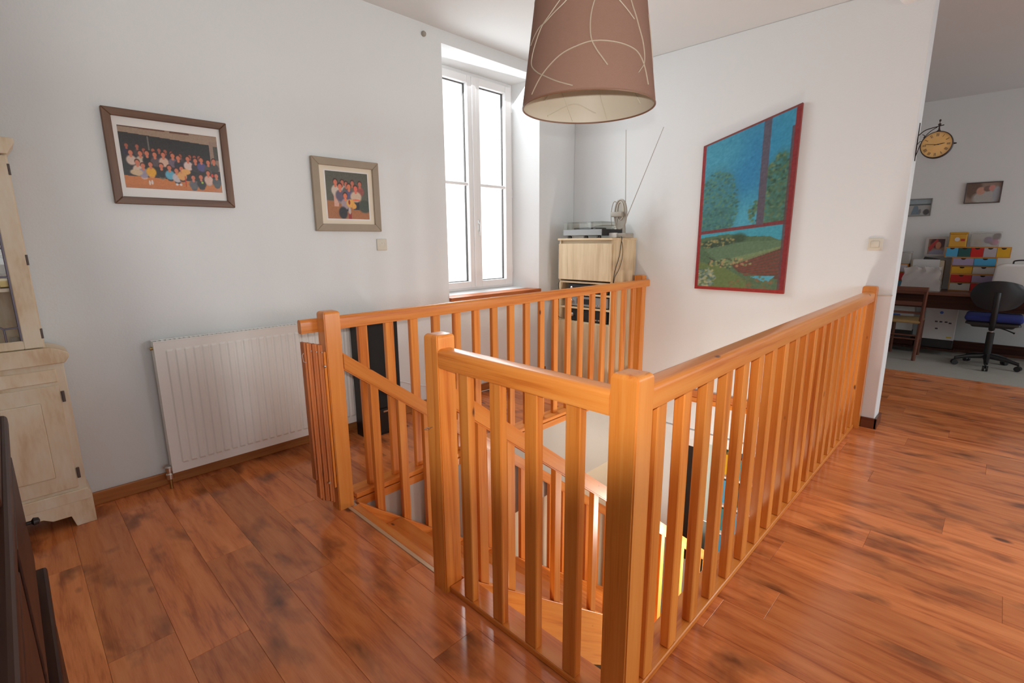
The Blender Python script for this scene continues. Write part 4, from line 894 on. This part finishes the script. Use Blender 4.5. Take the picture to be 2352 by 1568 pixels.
for k in range(12):
    a = math.pi/2-k*math.pi/6; er = Vector((0, -math.cos(a), math.sin(a))); et = Vector((0, -math.sin(a), -math.cos(a)))
    tx = roman(k); wch = {'I': 0.0035, 'V': 0.008, 'X': 0.008}; tot = sum(wch[c] for c in tx); q = -tot/2
    c0 = CC+Vector((-0.0188, 0, 0))+er*(CR-0.021)
    for ch in tx:
        m = q+wch[ch]/2; h_ = 0.0085; w_ = 0.0026
        segs = {'I': [((m, -h_), (m, h_))], 'V': [((m-w_, h_), (m, -h_)), ((m+w_, h_), (m, -h_))], 'X': [((m-w_, h_), (m+w_, -h_)), ((m+w_, h_), (m-w_, -h_))]}[ch]
        for (u0, v0), (u1, v1) in segs: tube(bm, [c0+et*u0+er*v0, c0+et*u1+er*v1], 0.0009, 4)
        q += wch[ch]
part('numerals', bm, M['dialmark'], cl)
def hand(ang, ln, w):
    er = Vector((0, -math.cos(ang), math.sin(ang))); c0 = CC+Vector((-0.0195, 0, 0))
    return tube(bm_new(), [c0-er*0.012, c0+er*ln*0.7, c0+er*ln], [w, w*1.3, w*0.3], 6)
part('hour_hand', hand(math.pi/2-R(82), 0.042, 0.0018), M['iron'], cl); part('minute_hand', hand(math.pi/2-R(278), 0.060, 0.0013), M['iron'], cl)
part('cover_glass', lathe(bm_new(), [(0.0005, -0.0255), (CR*0.5, -0.0245), (CR-0.006, -0.021)], CC, 'X', 40, caps=False), M['glass'], cl, smooth=True)
part('wall_plate', B(4.209, 4.223, WBE-0.004, WBE, 1.80, 2.03, 0.001), M['iron'], cl)
bm = bm_new(); XX = 4.216
tube(bm, bez([(XX, WBE-0.003, 1.955), (XX, 0.455, 1.982), (XX, 0.40, 1.995), (XX, 0.368, 2.001)], 7), 0.0028, 6)
tube(bm, bez([(XX, WBE-0.003, 1.83), (XX, 0.472, 1.895), (XX, 0.455, 1.94), (XX, 0.43, 1.972), (XX, 0.40, 1.992)], 7), 0.0022, 6)
tube(bm, bez([(XX, WBE-0.003, 1.90), (XX, 0.475, 1.917), (XX, 0.462, 1.912)], 5), 0.0018, 6); tube(bm, bez([(XX, 0.468, 1.958), (XX, 0.455, 1.948), (XX, 0.462, 1.938)], 5), 0.0018, 6)
part('scroll_bracket', bm, M['iron'], cl, smooth=True)
part('hanger', tube(bm_new(), [CC+Vector((0, 0, CR)), CC+Vector((0, -0.001, CR+0.012)), (CC.x, CC.y, 1.996)], [0.014, 0.005, 0.003], 10), M['iron'], cl, smooth=True)
bm = bm_new(); orb(bm, (CC.x, CC.y, 2.006), 0.008); orb(bm, (CC.x, CC.y, 2.029), 0.0055, 1, 1, 1.4); tube(bm, [(CC.x, CC.y, 2.0), (CC.x, CC.y, 2.03)], 0.002, 6); part('finial', bm, M['iron'], cl, smooth=True)
bm = tube(bm_new(), [CC+Vector((0, -CR, 0)), CC+Vector((0, -CR-0.016, 0.0))], [0.006, 0.003], 8); part('side_finial', bm, M['iron'], cl, smooth=True)

# ------------------------------------------------------------------ the study
dk = thing('desk', 'dark brown wooden desk along the study wall', 'desk', (7.4, 0.1, 0))
part('desk_top', B(7.08, 7.66, -1.2, 1.10, 0.700, 0.728, 0.004, 2), CHAIRW['Y'], dk)
part('apron', B(7.11, 7.13, -1.16, 1.06, 0.555, 0.70), DARKW['Y'], dk)
for yy in (-1.15, 1.00): 
    for xx in (7.11, 7.58): part('leg', B(xx, xx+0.055, yy, yy+0.055, 0.002, 0.70, 0.003), DARKW['Z'], dk)
part('stretcher', B(7.50, 7.53, -1.1, 1.0, 0.06, 0.16, 0.003), DARKW['Y'], dk); part('footboard', B(7.30, 7.50, 0.25, 1.0, 0.06, 0.08, 0.003), DARKW['Y'], dk)
def mini_chest(label, x, y0, y1, z0, rows, depth=0.20):
    t = thing('drawer_chest', label, 'chest', (x+depth/2, (y0+y1)/2, z0), 'small drawer chests on the desk')
    H = sum(r[0] for r in rows); bm = bm_new()
    box(bm, x+0.004, x+depth, y0, y1, z0, z0+0.007); box(bm, x+0.004, x+depth, y0, y1, z0+H-0.007, z0+H); box(bm, x+0.004, x+depth, y0, y0+0.007, z0+0.007, z0+H-0.007); box(bm, x+0.004, x+depth, y1-0.007, y1, z0+0.007, z0+H-0.007)
    box(bm, x+depth-0.006, x+depth, y0+0.007, y1-0.007, z0+0.007, z0+H-0.007)
    z = z0+H
    part('carcass', bm, PALEW['Y'], t)
    for h_, cols in rows:
        n_ = len(cols); w_ = (y1-y0-0.014)/n_
        if z < z0+H-0.01: part('divider', B(x+0.004, x+depth-0.006, y0+0.007, y1-0.007, z-0.003, z+0.003), PALEW['Y'], t)
        for k, c in enumerate(cols):
            yb = y1-0.007-w_*k; ya = yb-w_
            d_ = part('drawer', B(x, x+depth-0.02, ya+0.0015, yb-0.0015, z-h_+0.008, z-0.007, 0.001), M[c], t)
            ym = (ya+yb)/2; r_ = min(0.021, w_*0.22)
            part('finger_hole', prism(bm_new(), [(ym+r_*math.cos(a), z-0.0075+r_*0.8*math.sin(a)) for a in np.linspace(math.pi, 2*math.pi, 11)], x-0.0012, x+0.001, 'X'), M['hole'], d_)
        z -= h_
    return t
mini_chest('lowest chest of two rows with red and white drawers, behind the office chair', 7.46, 0.030, 0.395, 0.729, [(0.094, ['c_red', 'c_lilac']), (0.091, ['c_white', 'c_red'])])
mini_chest('middle chest with lilac, blue, yellow and grey drawers', 7.46, 0.034, 0.400, 0.915, [(0.094, ['c_lilac', 'c_blue']), (0.088, ['c_yellow', 'c_white'])])
mini_chest('top long chest with one row of five coloured drawers', 7.45, -0.060, 0.470, 1.098, [(0.112, ['c_blue', 'c_teal', 'c_red', 'c_grey', 'c_yellow'])])
mini_chest('narrow chest of three drawers half hidden by the wall end', 7.46, 0.780, 0.960, 0.729, [(0.098, ['c_grey']), (0.095, ['c_red']), (0.090, ['c_dull'])])
t = thing('tin_box', 'ochre tin with a pale label on the chest of five drawers', 'tin', (7.55, 0.37, 1.211))
part('body', B(7.47, 7.62, 0.305, 0.452, 1.211, 1.352, 0.006, 2), M['orangebox'], t); part('lid', B(7.466, 7.624, 0.301, 0.456, 1.352, 1.374, 0.006, 2), M['orangebox'], t)
part('label_patch', lathe(bm_new(), [(0.0005, -0.001), (0.022, -0.001)], (7.468, 0.385, 1.295), 'X', 16, caps=False), M['card'], t); part('print_patch', B(7.4685, 7.470, 0.32, 0.355, 1.275, 1.30), M['redp'], t)
t = thing('storage_box', 'clear plastic box of purple and pink wool on the five-drawer chest', 'box', (7.55, 0.15, 1.211))
part('tub', B(7.47, 7.63, 0.035, 0.275, 1.211, 1.355, 0.008, 2), M['clearbox'], t); part('lid', B(7.466, 7.634, 0.030, 0.280, 1.356, 1.374, 0.004), M['clearbox'], t)
for nm, lab, c, m in (('wool_ball', 'purple wool ball in the clear box', (7.53, 0.135, 1.285), 'purple'), ('wool_ball', 'pink wool ball in the clear box', (7.53, 0.085, 1.262), 'pink'), ('wool_ball', 'pale ochre wool ball in the clear box', (7.54, 0.215, 1.262), 'wool'), ('wool_ball', 'dark wool ball in the clear box', (7.58, 0.07, 1.32), 'darkprint')):
    tag(part(nm, orb(bm_new(), c, 0.036), M[m], smooth=True), lab, 'wool', 'balls of wool in the clear box')
def portrait():
    A = Art(60, 70, (150, 120, 100)); A.ell(.62, .25, .5, .36, (70, 30, 28)); A.poly([(.0, .55), (.5, .0), (.6, .1), (.15, .85)], (190, 50, 50)); A.ell(.62, .42, .17, .24, (210, 140, 105)); A.ell(.6, .98, .55, .3, (150, 155, 180)); A.noise(6); return A.a
t = thing('photo_print', 'unframed portrait photo propped on the desk against the wall', 'photo', (7.60, 0.567, 1.13))
part('sheet', B(7.640, 7.646, 0.475, 0.665, 1.105, 1.325), M['card'], t); art_plane('print', ARTM, t, (7.6392, 0.640, 1.125), (0, -1, 0), (0, 0, 1), 0.145, 0.175, portrait())
t = thing('paper_pile', 'heap of patterned papers behind the white plastic bag', 'papers', (7.56, 0.60, 0.729))
part('box_file', B(7.48, 7.65, 0.46, 0.76, 0.729, 1.06, 0.01, 2), M['wool'], t); part('folder', B(7.47, 7.478, 0.50, 0.74, 0.80, 1.07), M['card'], t)
tag(part('dark_case', prism(bm_new(), [(0.655, 1.062), (0.50, 1.062), (0.51, 1.075), (0.645, 1.10)], 7.50, 7.58, 'X', 0.003), M['black']), 'flat black case lying on the papers behind the bag', 'case')
# plastic bag
bm = bm_new(); box(bm, 7.22, 7.42, 0.46, 0.79, 0.729, 0.99); bmesh.ops.subdivide_edges(bm, edges=bm.edges[:], cuts=7, use_grid_fill=True)
for v_ in bm.verts:
    t_ = (v_.co.z-0.729)/0.26; n_ = Vector((math.sin(v_.co.y*61+v_.co.z*40), math.sin(v_.co.z*53+v_.co.x*33), math.sin(v_.co.y*47)))*0.010*(0.3+t_)
    if t_ > 0.02: v_.co += n_
    v_.co.y += 0.03*(0.5-t_)*(1 if v_.co.y > 0.62 else -1)*0.8
tag(part('plastic_bag', bm, M['milky'], smooth=True), 'crumpled milky white plastic bag on the desk behind the wooden chair', 'bag')
t = thing('storage_box', 'clear plastic tub on the narrow chest by the wall end', 'box', (7.55, 0.86, 1.013)); part('tub', B(7.48, 7.64, 0.77, 0.95, 1.013, 1.14, 0.01, 2), M['clearbox'], t); part('lid', B(7.476, 7.644, 0.765, 0.955, 1.141, 1.155, 0.004), M['clearbox'], t)
# white rounded case at the right
t = thing('machine_case', 'large white rounded plastic case at the right end of the desk', 'case', (7.30, -0.2, 0.729))
part('cover', prism(bm_new(), [(0.055, 0.729), (0.035, 1.02), (-0.02, 1.045), (-0.44, 1.045), (-0.47, 0.729)], 7.18, 7.40, 'X', 0.02, 3), M['plastic'], t, smooth=True)
part('handle', tube(bm_new(), bez([(7.29, -0.09, 1.043), (7.29, -0.10, 1.075), (7.29, -0.18, 1.08), (7.29, -0.20, 1.043)], 6), 0.007, 8), M['black'], t, smooth=True)
# under the desk
t = thing('cardboard_box', 'tall white printed cardboard box under the desk', 'box', (7.42, 0.42, 0.19))
part('carton', B(7.36, 7.48, 0.27, 0.545, 0.175, 0.548, 0.003), M['card'], t)
for yy, z, m in ((0.44, 0.38, 'darkprint'), (0.40, 0.38, 'darkprint'), (0.355, 0.38, 'darkprint'), (0.32, 0.37, 'darkprint'), (0.43, 0.30, 'darkprint')): part('print_mark', B(7.3585, 7.3605, yy-0.012, yy+0.012, z-0.008, z+0.008), M[m], t)
part('print_mark', lathe(bm_new(), [(0.0005, -0.0015), (0.016, -0.0015)], (7.3605, 0.405, 0.485), 'X', 14, caps=False), M['bluecard'], t); part('print_mark', B(7.3585, 7.3605, 0.29, 0.335, 0.20, 0.215), M['yellowp'], t)
tag(part('dark_crate', B(7.34, 7.49, 0.27, 0.55, 0.081, 0.174, 0.004), M['black']), 'low black crate under the white printed box', 'crate')
for z0, z1, m, lab in ((0.44, 0.54, 'card', 'white box topmost of the stack behind the wooden chair'), (0.34, 0.438, 'card', 'white and blue box in the middle of the stack behind the wooden chair'), (0.25, 0.338, 'card', 'white box above the black one behind the wooden chair'), (0.14, 0.248, 'black', 'black box lowest of the stack behind the wooden chair')):
    o = part('cardboard_box', B(7.34, 7.50, 0.645, 0.875, z0, z1, 0.002), M[m]); tag(o, lab, 'box', 'boxes stacked under the desk')
    if 'blue' in lab: part('print_band', B(7.3385, 7.3405, 0.77, 0.87, z0+0.004, z1-0.004), M['bluecard'], o)
tag(part('low_crate', B(7.34, 7.50, 0.62, 0.90, 0.081, 0.139, 0.003), DARKW['Y']), 'flat dark wooden crate under the stacked boxes', 'crate')
# pictures on the study wall
def beach():
    A = Art(70, 46, (160, 170, 175)); A.rect(0, 1, 0, .3, (150, 165, 172)); A.rect(0, 1, .28, .36, (85, 95, 95)); A.rect(0, 1, .36, 1, (170, 172, 170)); A.poly([(.35, .4), (.5, .4), (.62, .95), (.25, .95)], (110, 130, 145)); A.ell(.85, .8, .12, .18, (80, 80, 82)); A.ell(.6, .75, .05, .15, (120, 120, 120)); A.noise(6); return A.a
def faces():
    A = Art(70, 46, (150, 130, 118)); A.ell(.2, .3, .25, .5, (105, 85, 72)); A.ell(.6, .75, .4, .35, (178, 176, 172)); A.ell(.42, .4, .13, .2, (200, 150, 130)); A.ell(.62, .3, .12, .15, (120, 95, 85)); A.ell(.75, .28, .1, .15, (205, 140, 130)); A.ell(.9, .6, .12, .4, (165, 170, 178)); A.noise(6); return A.a
def study_pic(y0, y1, z0, z1, img, fm, lab):
    t = thing('picture_frame', lab, 'picture', (XS, (y0+y1)/2, (z0+z1)/2)); w = 0.010
    for a in ((y0, y1, z0, z0+w), (y0, y1, z1-w, z1), (y0, y0+w, z0+w, z1-w), (y1-w, y1, z0+w, z1-w)): part('frame_side', B(XS-0.022, XS, *a, 0.002), fm, t)
    art_plane('photograph', ARTM, t, (XS-0.008, y1-w, z0+w), (0, -1, 0), (0, 0, 1), y1-y0-2*w, z1-z0-2*w, img)
study_pic(0.668, 0.925, 1.565, 1.765, beach(), M['greyframe'], 'grey framed beach photo beside the wall end in the study')
study_pic(0.100, 0.395, 1.684, 1.910, faces(), M['darkframe'], 'dark framed photo of faces on the study wall right of the clock')
# wooden chair with rush seat, back to the landing
ch = thing('dining_chair', 'reddish wooden ladder-back chair with a woven rush seat at the desk', 'chair', (6.98, 0.68, 0.002))
def leg(x0, y0, x1, y1, z1): return tube(bm_new(), [(x0, y0, 0.002), (x0+(x1-x0)*0.5, y0+(y1-y0)*0.5, z1*0.55), (x1, y1, z1)], [0.017, 0.020, 0.016], 10)
for yy, yt in ((0.548, 0.520), (0.800, 0.838)):
    part('leg', tube(bm_new(), [(6.80, yy, 0.002), (6.83, yy+(yt-yy)*0.5, 0.42), (6.79, yt, 0.80)], [0.018, 0.020, 0.016], 10), CHAIRW['Z'], ch, smooth=True)
    part('leg', tube(bm_new(), [(7.19, yy, 0.002), (7.19, yy, 0.43)], [0.016, 0.019], 10), CHAIRW['Z'], ch, smooth=True)
def slat(z0, z1, w=0.016):
    f_ = lambda z: 6.83-0.04*max(0, (z-0.42)/0.38)
    return prism(bm_new(), [(0.525, z0), (0.83, z0), (0.835, z1), (0.52, z1)], f_(z0)-w/2, f_(z0)+w/2, 'X', 0.003)
part('top_slat', prism(bm_new(), [(0.512, 0.752), (0.846, 0.752), (0.852, 0.802), (0.506, 0.802)], 6.775, 6.80, 'X', 0.004), CHAIRW['Y'], ch)
part('back_slat', slat(0.60, 0.645), CHAIRW['Y'], ch); part('back_slat', slat(0.510, 0.535), CHAIRW['Y'], ch)
part('seat', B(6.81, 7.205, 0.53, 0.82, 0.405, 0.438, 0.012, 3), M['rush'], ch, smooth=True)
for z in (0.235, 0.275):
    part('stretcher', tube(bm_new(), [(6.815, 0.545, z), (6.815, 0.80, z)], 0.009, 8), CHAIRW['Y'], ch, smooth=True)
for yy in (0.548, 0.80): part('stretcher', tube(bm_new(), [(6.81, yy, 0.2), (7.19, yy, 0.2)], 0.009, 8), CHAIRW['X'], ch, smooth=True)
# office chair
oc = thing('office_chair', 'black swivel office chair with a navy blue seat at the desk', 'office chair', (6.95, -0.02, 0.002))
OY = -0.02
bm = bm_new(); nU, nV = 17, 11; grid = []
for side in (0, 1):
    g_ = []
    for i in range(nU):
        rowv = []
        for j in range(nV):
            u = -1+2*i/(nU-1); v_ = -1+2*j/(nV-1)
            wy = 0.205*(1-0.10*(v_ < 0)*abs(v_)); 
            sq = lambda a, b: a*math.sqrt(max(0, 1-0.42*b*b))
            y = OY-sq(u, v_)*wy; z = 0.745+sq(v_, u)*0.148; x = 6.82+0.05*u*u+side*0.045*(1-u*u*0.8)*(1-v_*v_*0.8)+side*0.012
            rowv.append(bm.verts.new((x, y, z)))
        g_.append(rowv)
    grid.append(g_)
for side in (0, 1):
    for i in range(nU-1):
        for j in range(nV-1): bm.faces.new((grid[side][i][j], grid[side][i+1][j], grid[side][i+1][j+1], grid[side][i][j+1]))
edge = [(i, 0) for i in range(nU)]+[(nU-1, j) for j in range(1, nV)]+[(i, nV-1) for i in range(nU-2, -1, -1)]+[(0, j) for j in range(nV-2, 0, -1)]
for a, b in zip(edge, edge[1:]+edge[:1]): bm.faces.new((grid[0][a[0]][a[1]], grid[0][b[0]][b[1]], grid[1][b[0]][b[1]], grid[1][a[0]][a[1]]))
bmesh.ops.recalc_face_normals(bm, faces=bm.faces[:]); part('backrest', bm, M['chairblack'], oc, smooth=True)
part('back_support', tube(bm_new(), bez([(6.80, OY, 0.78), (6.79, OY, 0.68), (6.80, OY, 0.52), (6.86, OY, 0.42), (6.98, OY, 0.405)], 6), 0.026, 10), M['black'], oc, smooth=True)
def cushion(x0, x1, y0, y1, z0, z1, b): return B(x0, x1, y0, y1, z0, z1, b, 4)
part('seat', cushion(6.80, 7.22, OY-0.215, OY+0.215, 0.485, 0.545, 0.028), M['blue'], oc, smooth=True)
bm = cushion(6.81, 7.21, OY-0.205, OY+0.205, 0.425, 0.487, 0.03)
for v_ in bm.verts:
    if v_.co.z < 0.45: v_.co.y = OY+(v_.co.y-OY)*0.8
part('seat_shell', bm, M['black'], oc, smooth=True)
part('lever', tube(bm_new(), bez([(6.98, OY-0.05, 0.415), (6.95, OY-0.11, 0.40), (6.94, OY-0.17, 0.375)], 5), [0.006]*5+[0.006]*5+[0.011], 8), M['black'], oc, smooth=True)
part('column', lathe(bm_new(), [(0.024, 0.08), (0.03, 0.10), (0.03, 0.36), (0.018, 0.365), (0.018, 0.425)], (6.98, OY, 0.0), n=18), M['black'], oc, smooth=True)
part('gas_lift', lathe(bm_new(), [(0.019, 0.366), (0.019, 0.392)], (6.98, OY, 0.0), n=16), M['steel'], oc, smooth=True)
for k in range(5):
    a = math.pi+0.02+k*2*math.pi/5; e_ = Vector((math.cos(a), math.sin(a), 0)); c0 = Vector((6.98, OY, 0))
    part('base_leg', tube(bm_new(), [c0+e_*0.02+Vector((0, 0, 0.115)), c0+e_*0.15+Vector((0, 0, 0.10)), c0+e_*0.25+Vector((0, 0, 0.075))], [0.028, 0.022, 0.016], 8), M['black'], oc, smooth=True)
    cc = c0+e_*0.25+Vector((0, 0, 0.030)); pr = Vector((-e_.y, e_.x, 0)); bm = bm_new()
    for s_ in (-1, 1): tube(bm, [cc+pr*(0.004*s_), cc+pr*(0.022*s_)], 0.027, 14)
    tube(bm, [cc, cc+Vector((0, 0, 0.045))], 0.007, 8)
    part('caster', bm, M['black'], oc, smooth=True)

# ------------------------------------------------------------------ seen through the balusters: hall downstairs
dw = holder('door_1', (XB+0.08, 1.9, ZL), 'glazed dark door downstairs')
bm = bm_new(); box(bm, XB+0.03, XB+0.09, 2.07, 2.115, ZL, -0.45); box(bm, XB+0.03, XB+0.09, 1.66, 1.70, ZL, -0.45); part('door_frame', bm, M['wall'], dw)
bm = bm_new(); box(bm, XB+0.05, XB+0.085, 2.00, 2.065, ZL+0.01, -0.46); box(bm, XB+0.05, XB+0.085, 1.705, 1.77, ZL+0.01, -0.46); box(bm, XB+0.05, XB+0.085, 1.77, 2.00, ZL+0.01, ZL+0.75); box(bm, XB+0.05, XB+0.085, 1.77, 2.00, -0.54, -0.46); part('door_leaf', bm, M['wall'], dw)
part('pane', B(XB+0.06, XB+0.068, 1.77, 2.00, ZL+0.75, -0.54), M['blackwood'], dw)
bk = thing('bookcase', 'white bookcase of colourful books seen between the balusters downstairs', 'bookcase', (XB+0.25, 1.44, ZL))
bm = bm_new(); box(bm, XB+0.15, XB+0.40, 1.24, 1.262, ZL, -0.50); box(bm, XB+0.15, XB+0.40, 1.618, 1.64, ZL, -0.50); box(bm, XB+0.39, XB+0.40, 1.262, 1.618, ZL, -0.50); part('carcass', bm, M['plastic'], bk)
for z in (-0.50, -0.78, -1.06, -1.34, -1.62, -1.90, -2.18, ZL+0.03): part('shelf', B(XB+0.15, XB+0.39, 1.262, 1.618, z-0.02, z), M['plastic'], bk)
cs = (('redp', 'red'), ('greenp', 'green'), ('tealp', 'teal'), ('c_yellow', 'yellow'), ('darkprint', 'black'), ('c_blue', 'blue'), ('wool', 'beige'), ('purple', 'purple'), ('rim', 'brown'))
for z, sh in ((-0.78, 'top'), (-1.06, 'second'), (-1.34, 'third'), (-1.62, 'fourth')):
    y = 1.27; order = list(cs); random.shuffle(order)
    for m_, cn in order:
        w_ = random.uniform(0.028, 0.042); h_ = random.uniform(0.17, 0.235)
        if y+w_ > 1.615: break
        o = part('book', B(XB+0.19, XB+0.37, y, y+w_-0.001, z, z+h_, 0.001), M[m_]); tag(o, '%s book on the %s shelf of the bookcase downstairs' % (cn, sh), 'book', 'books in the downstairs bookcase'); y += w_
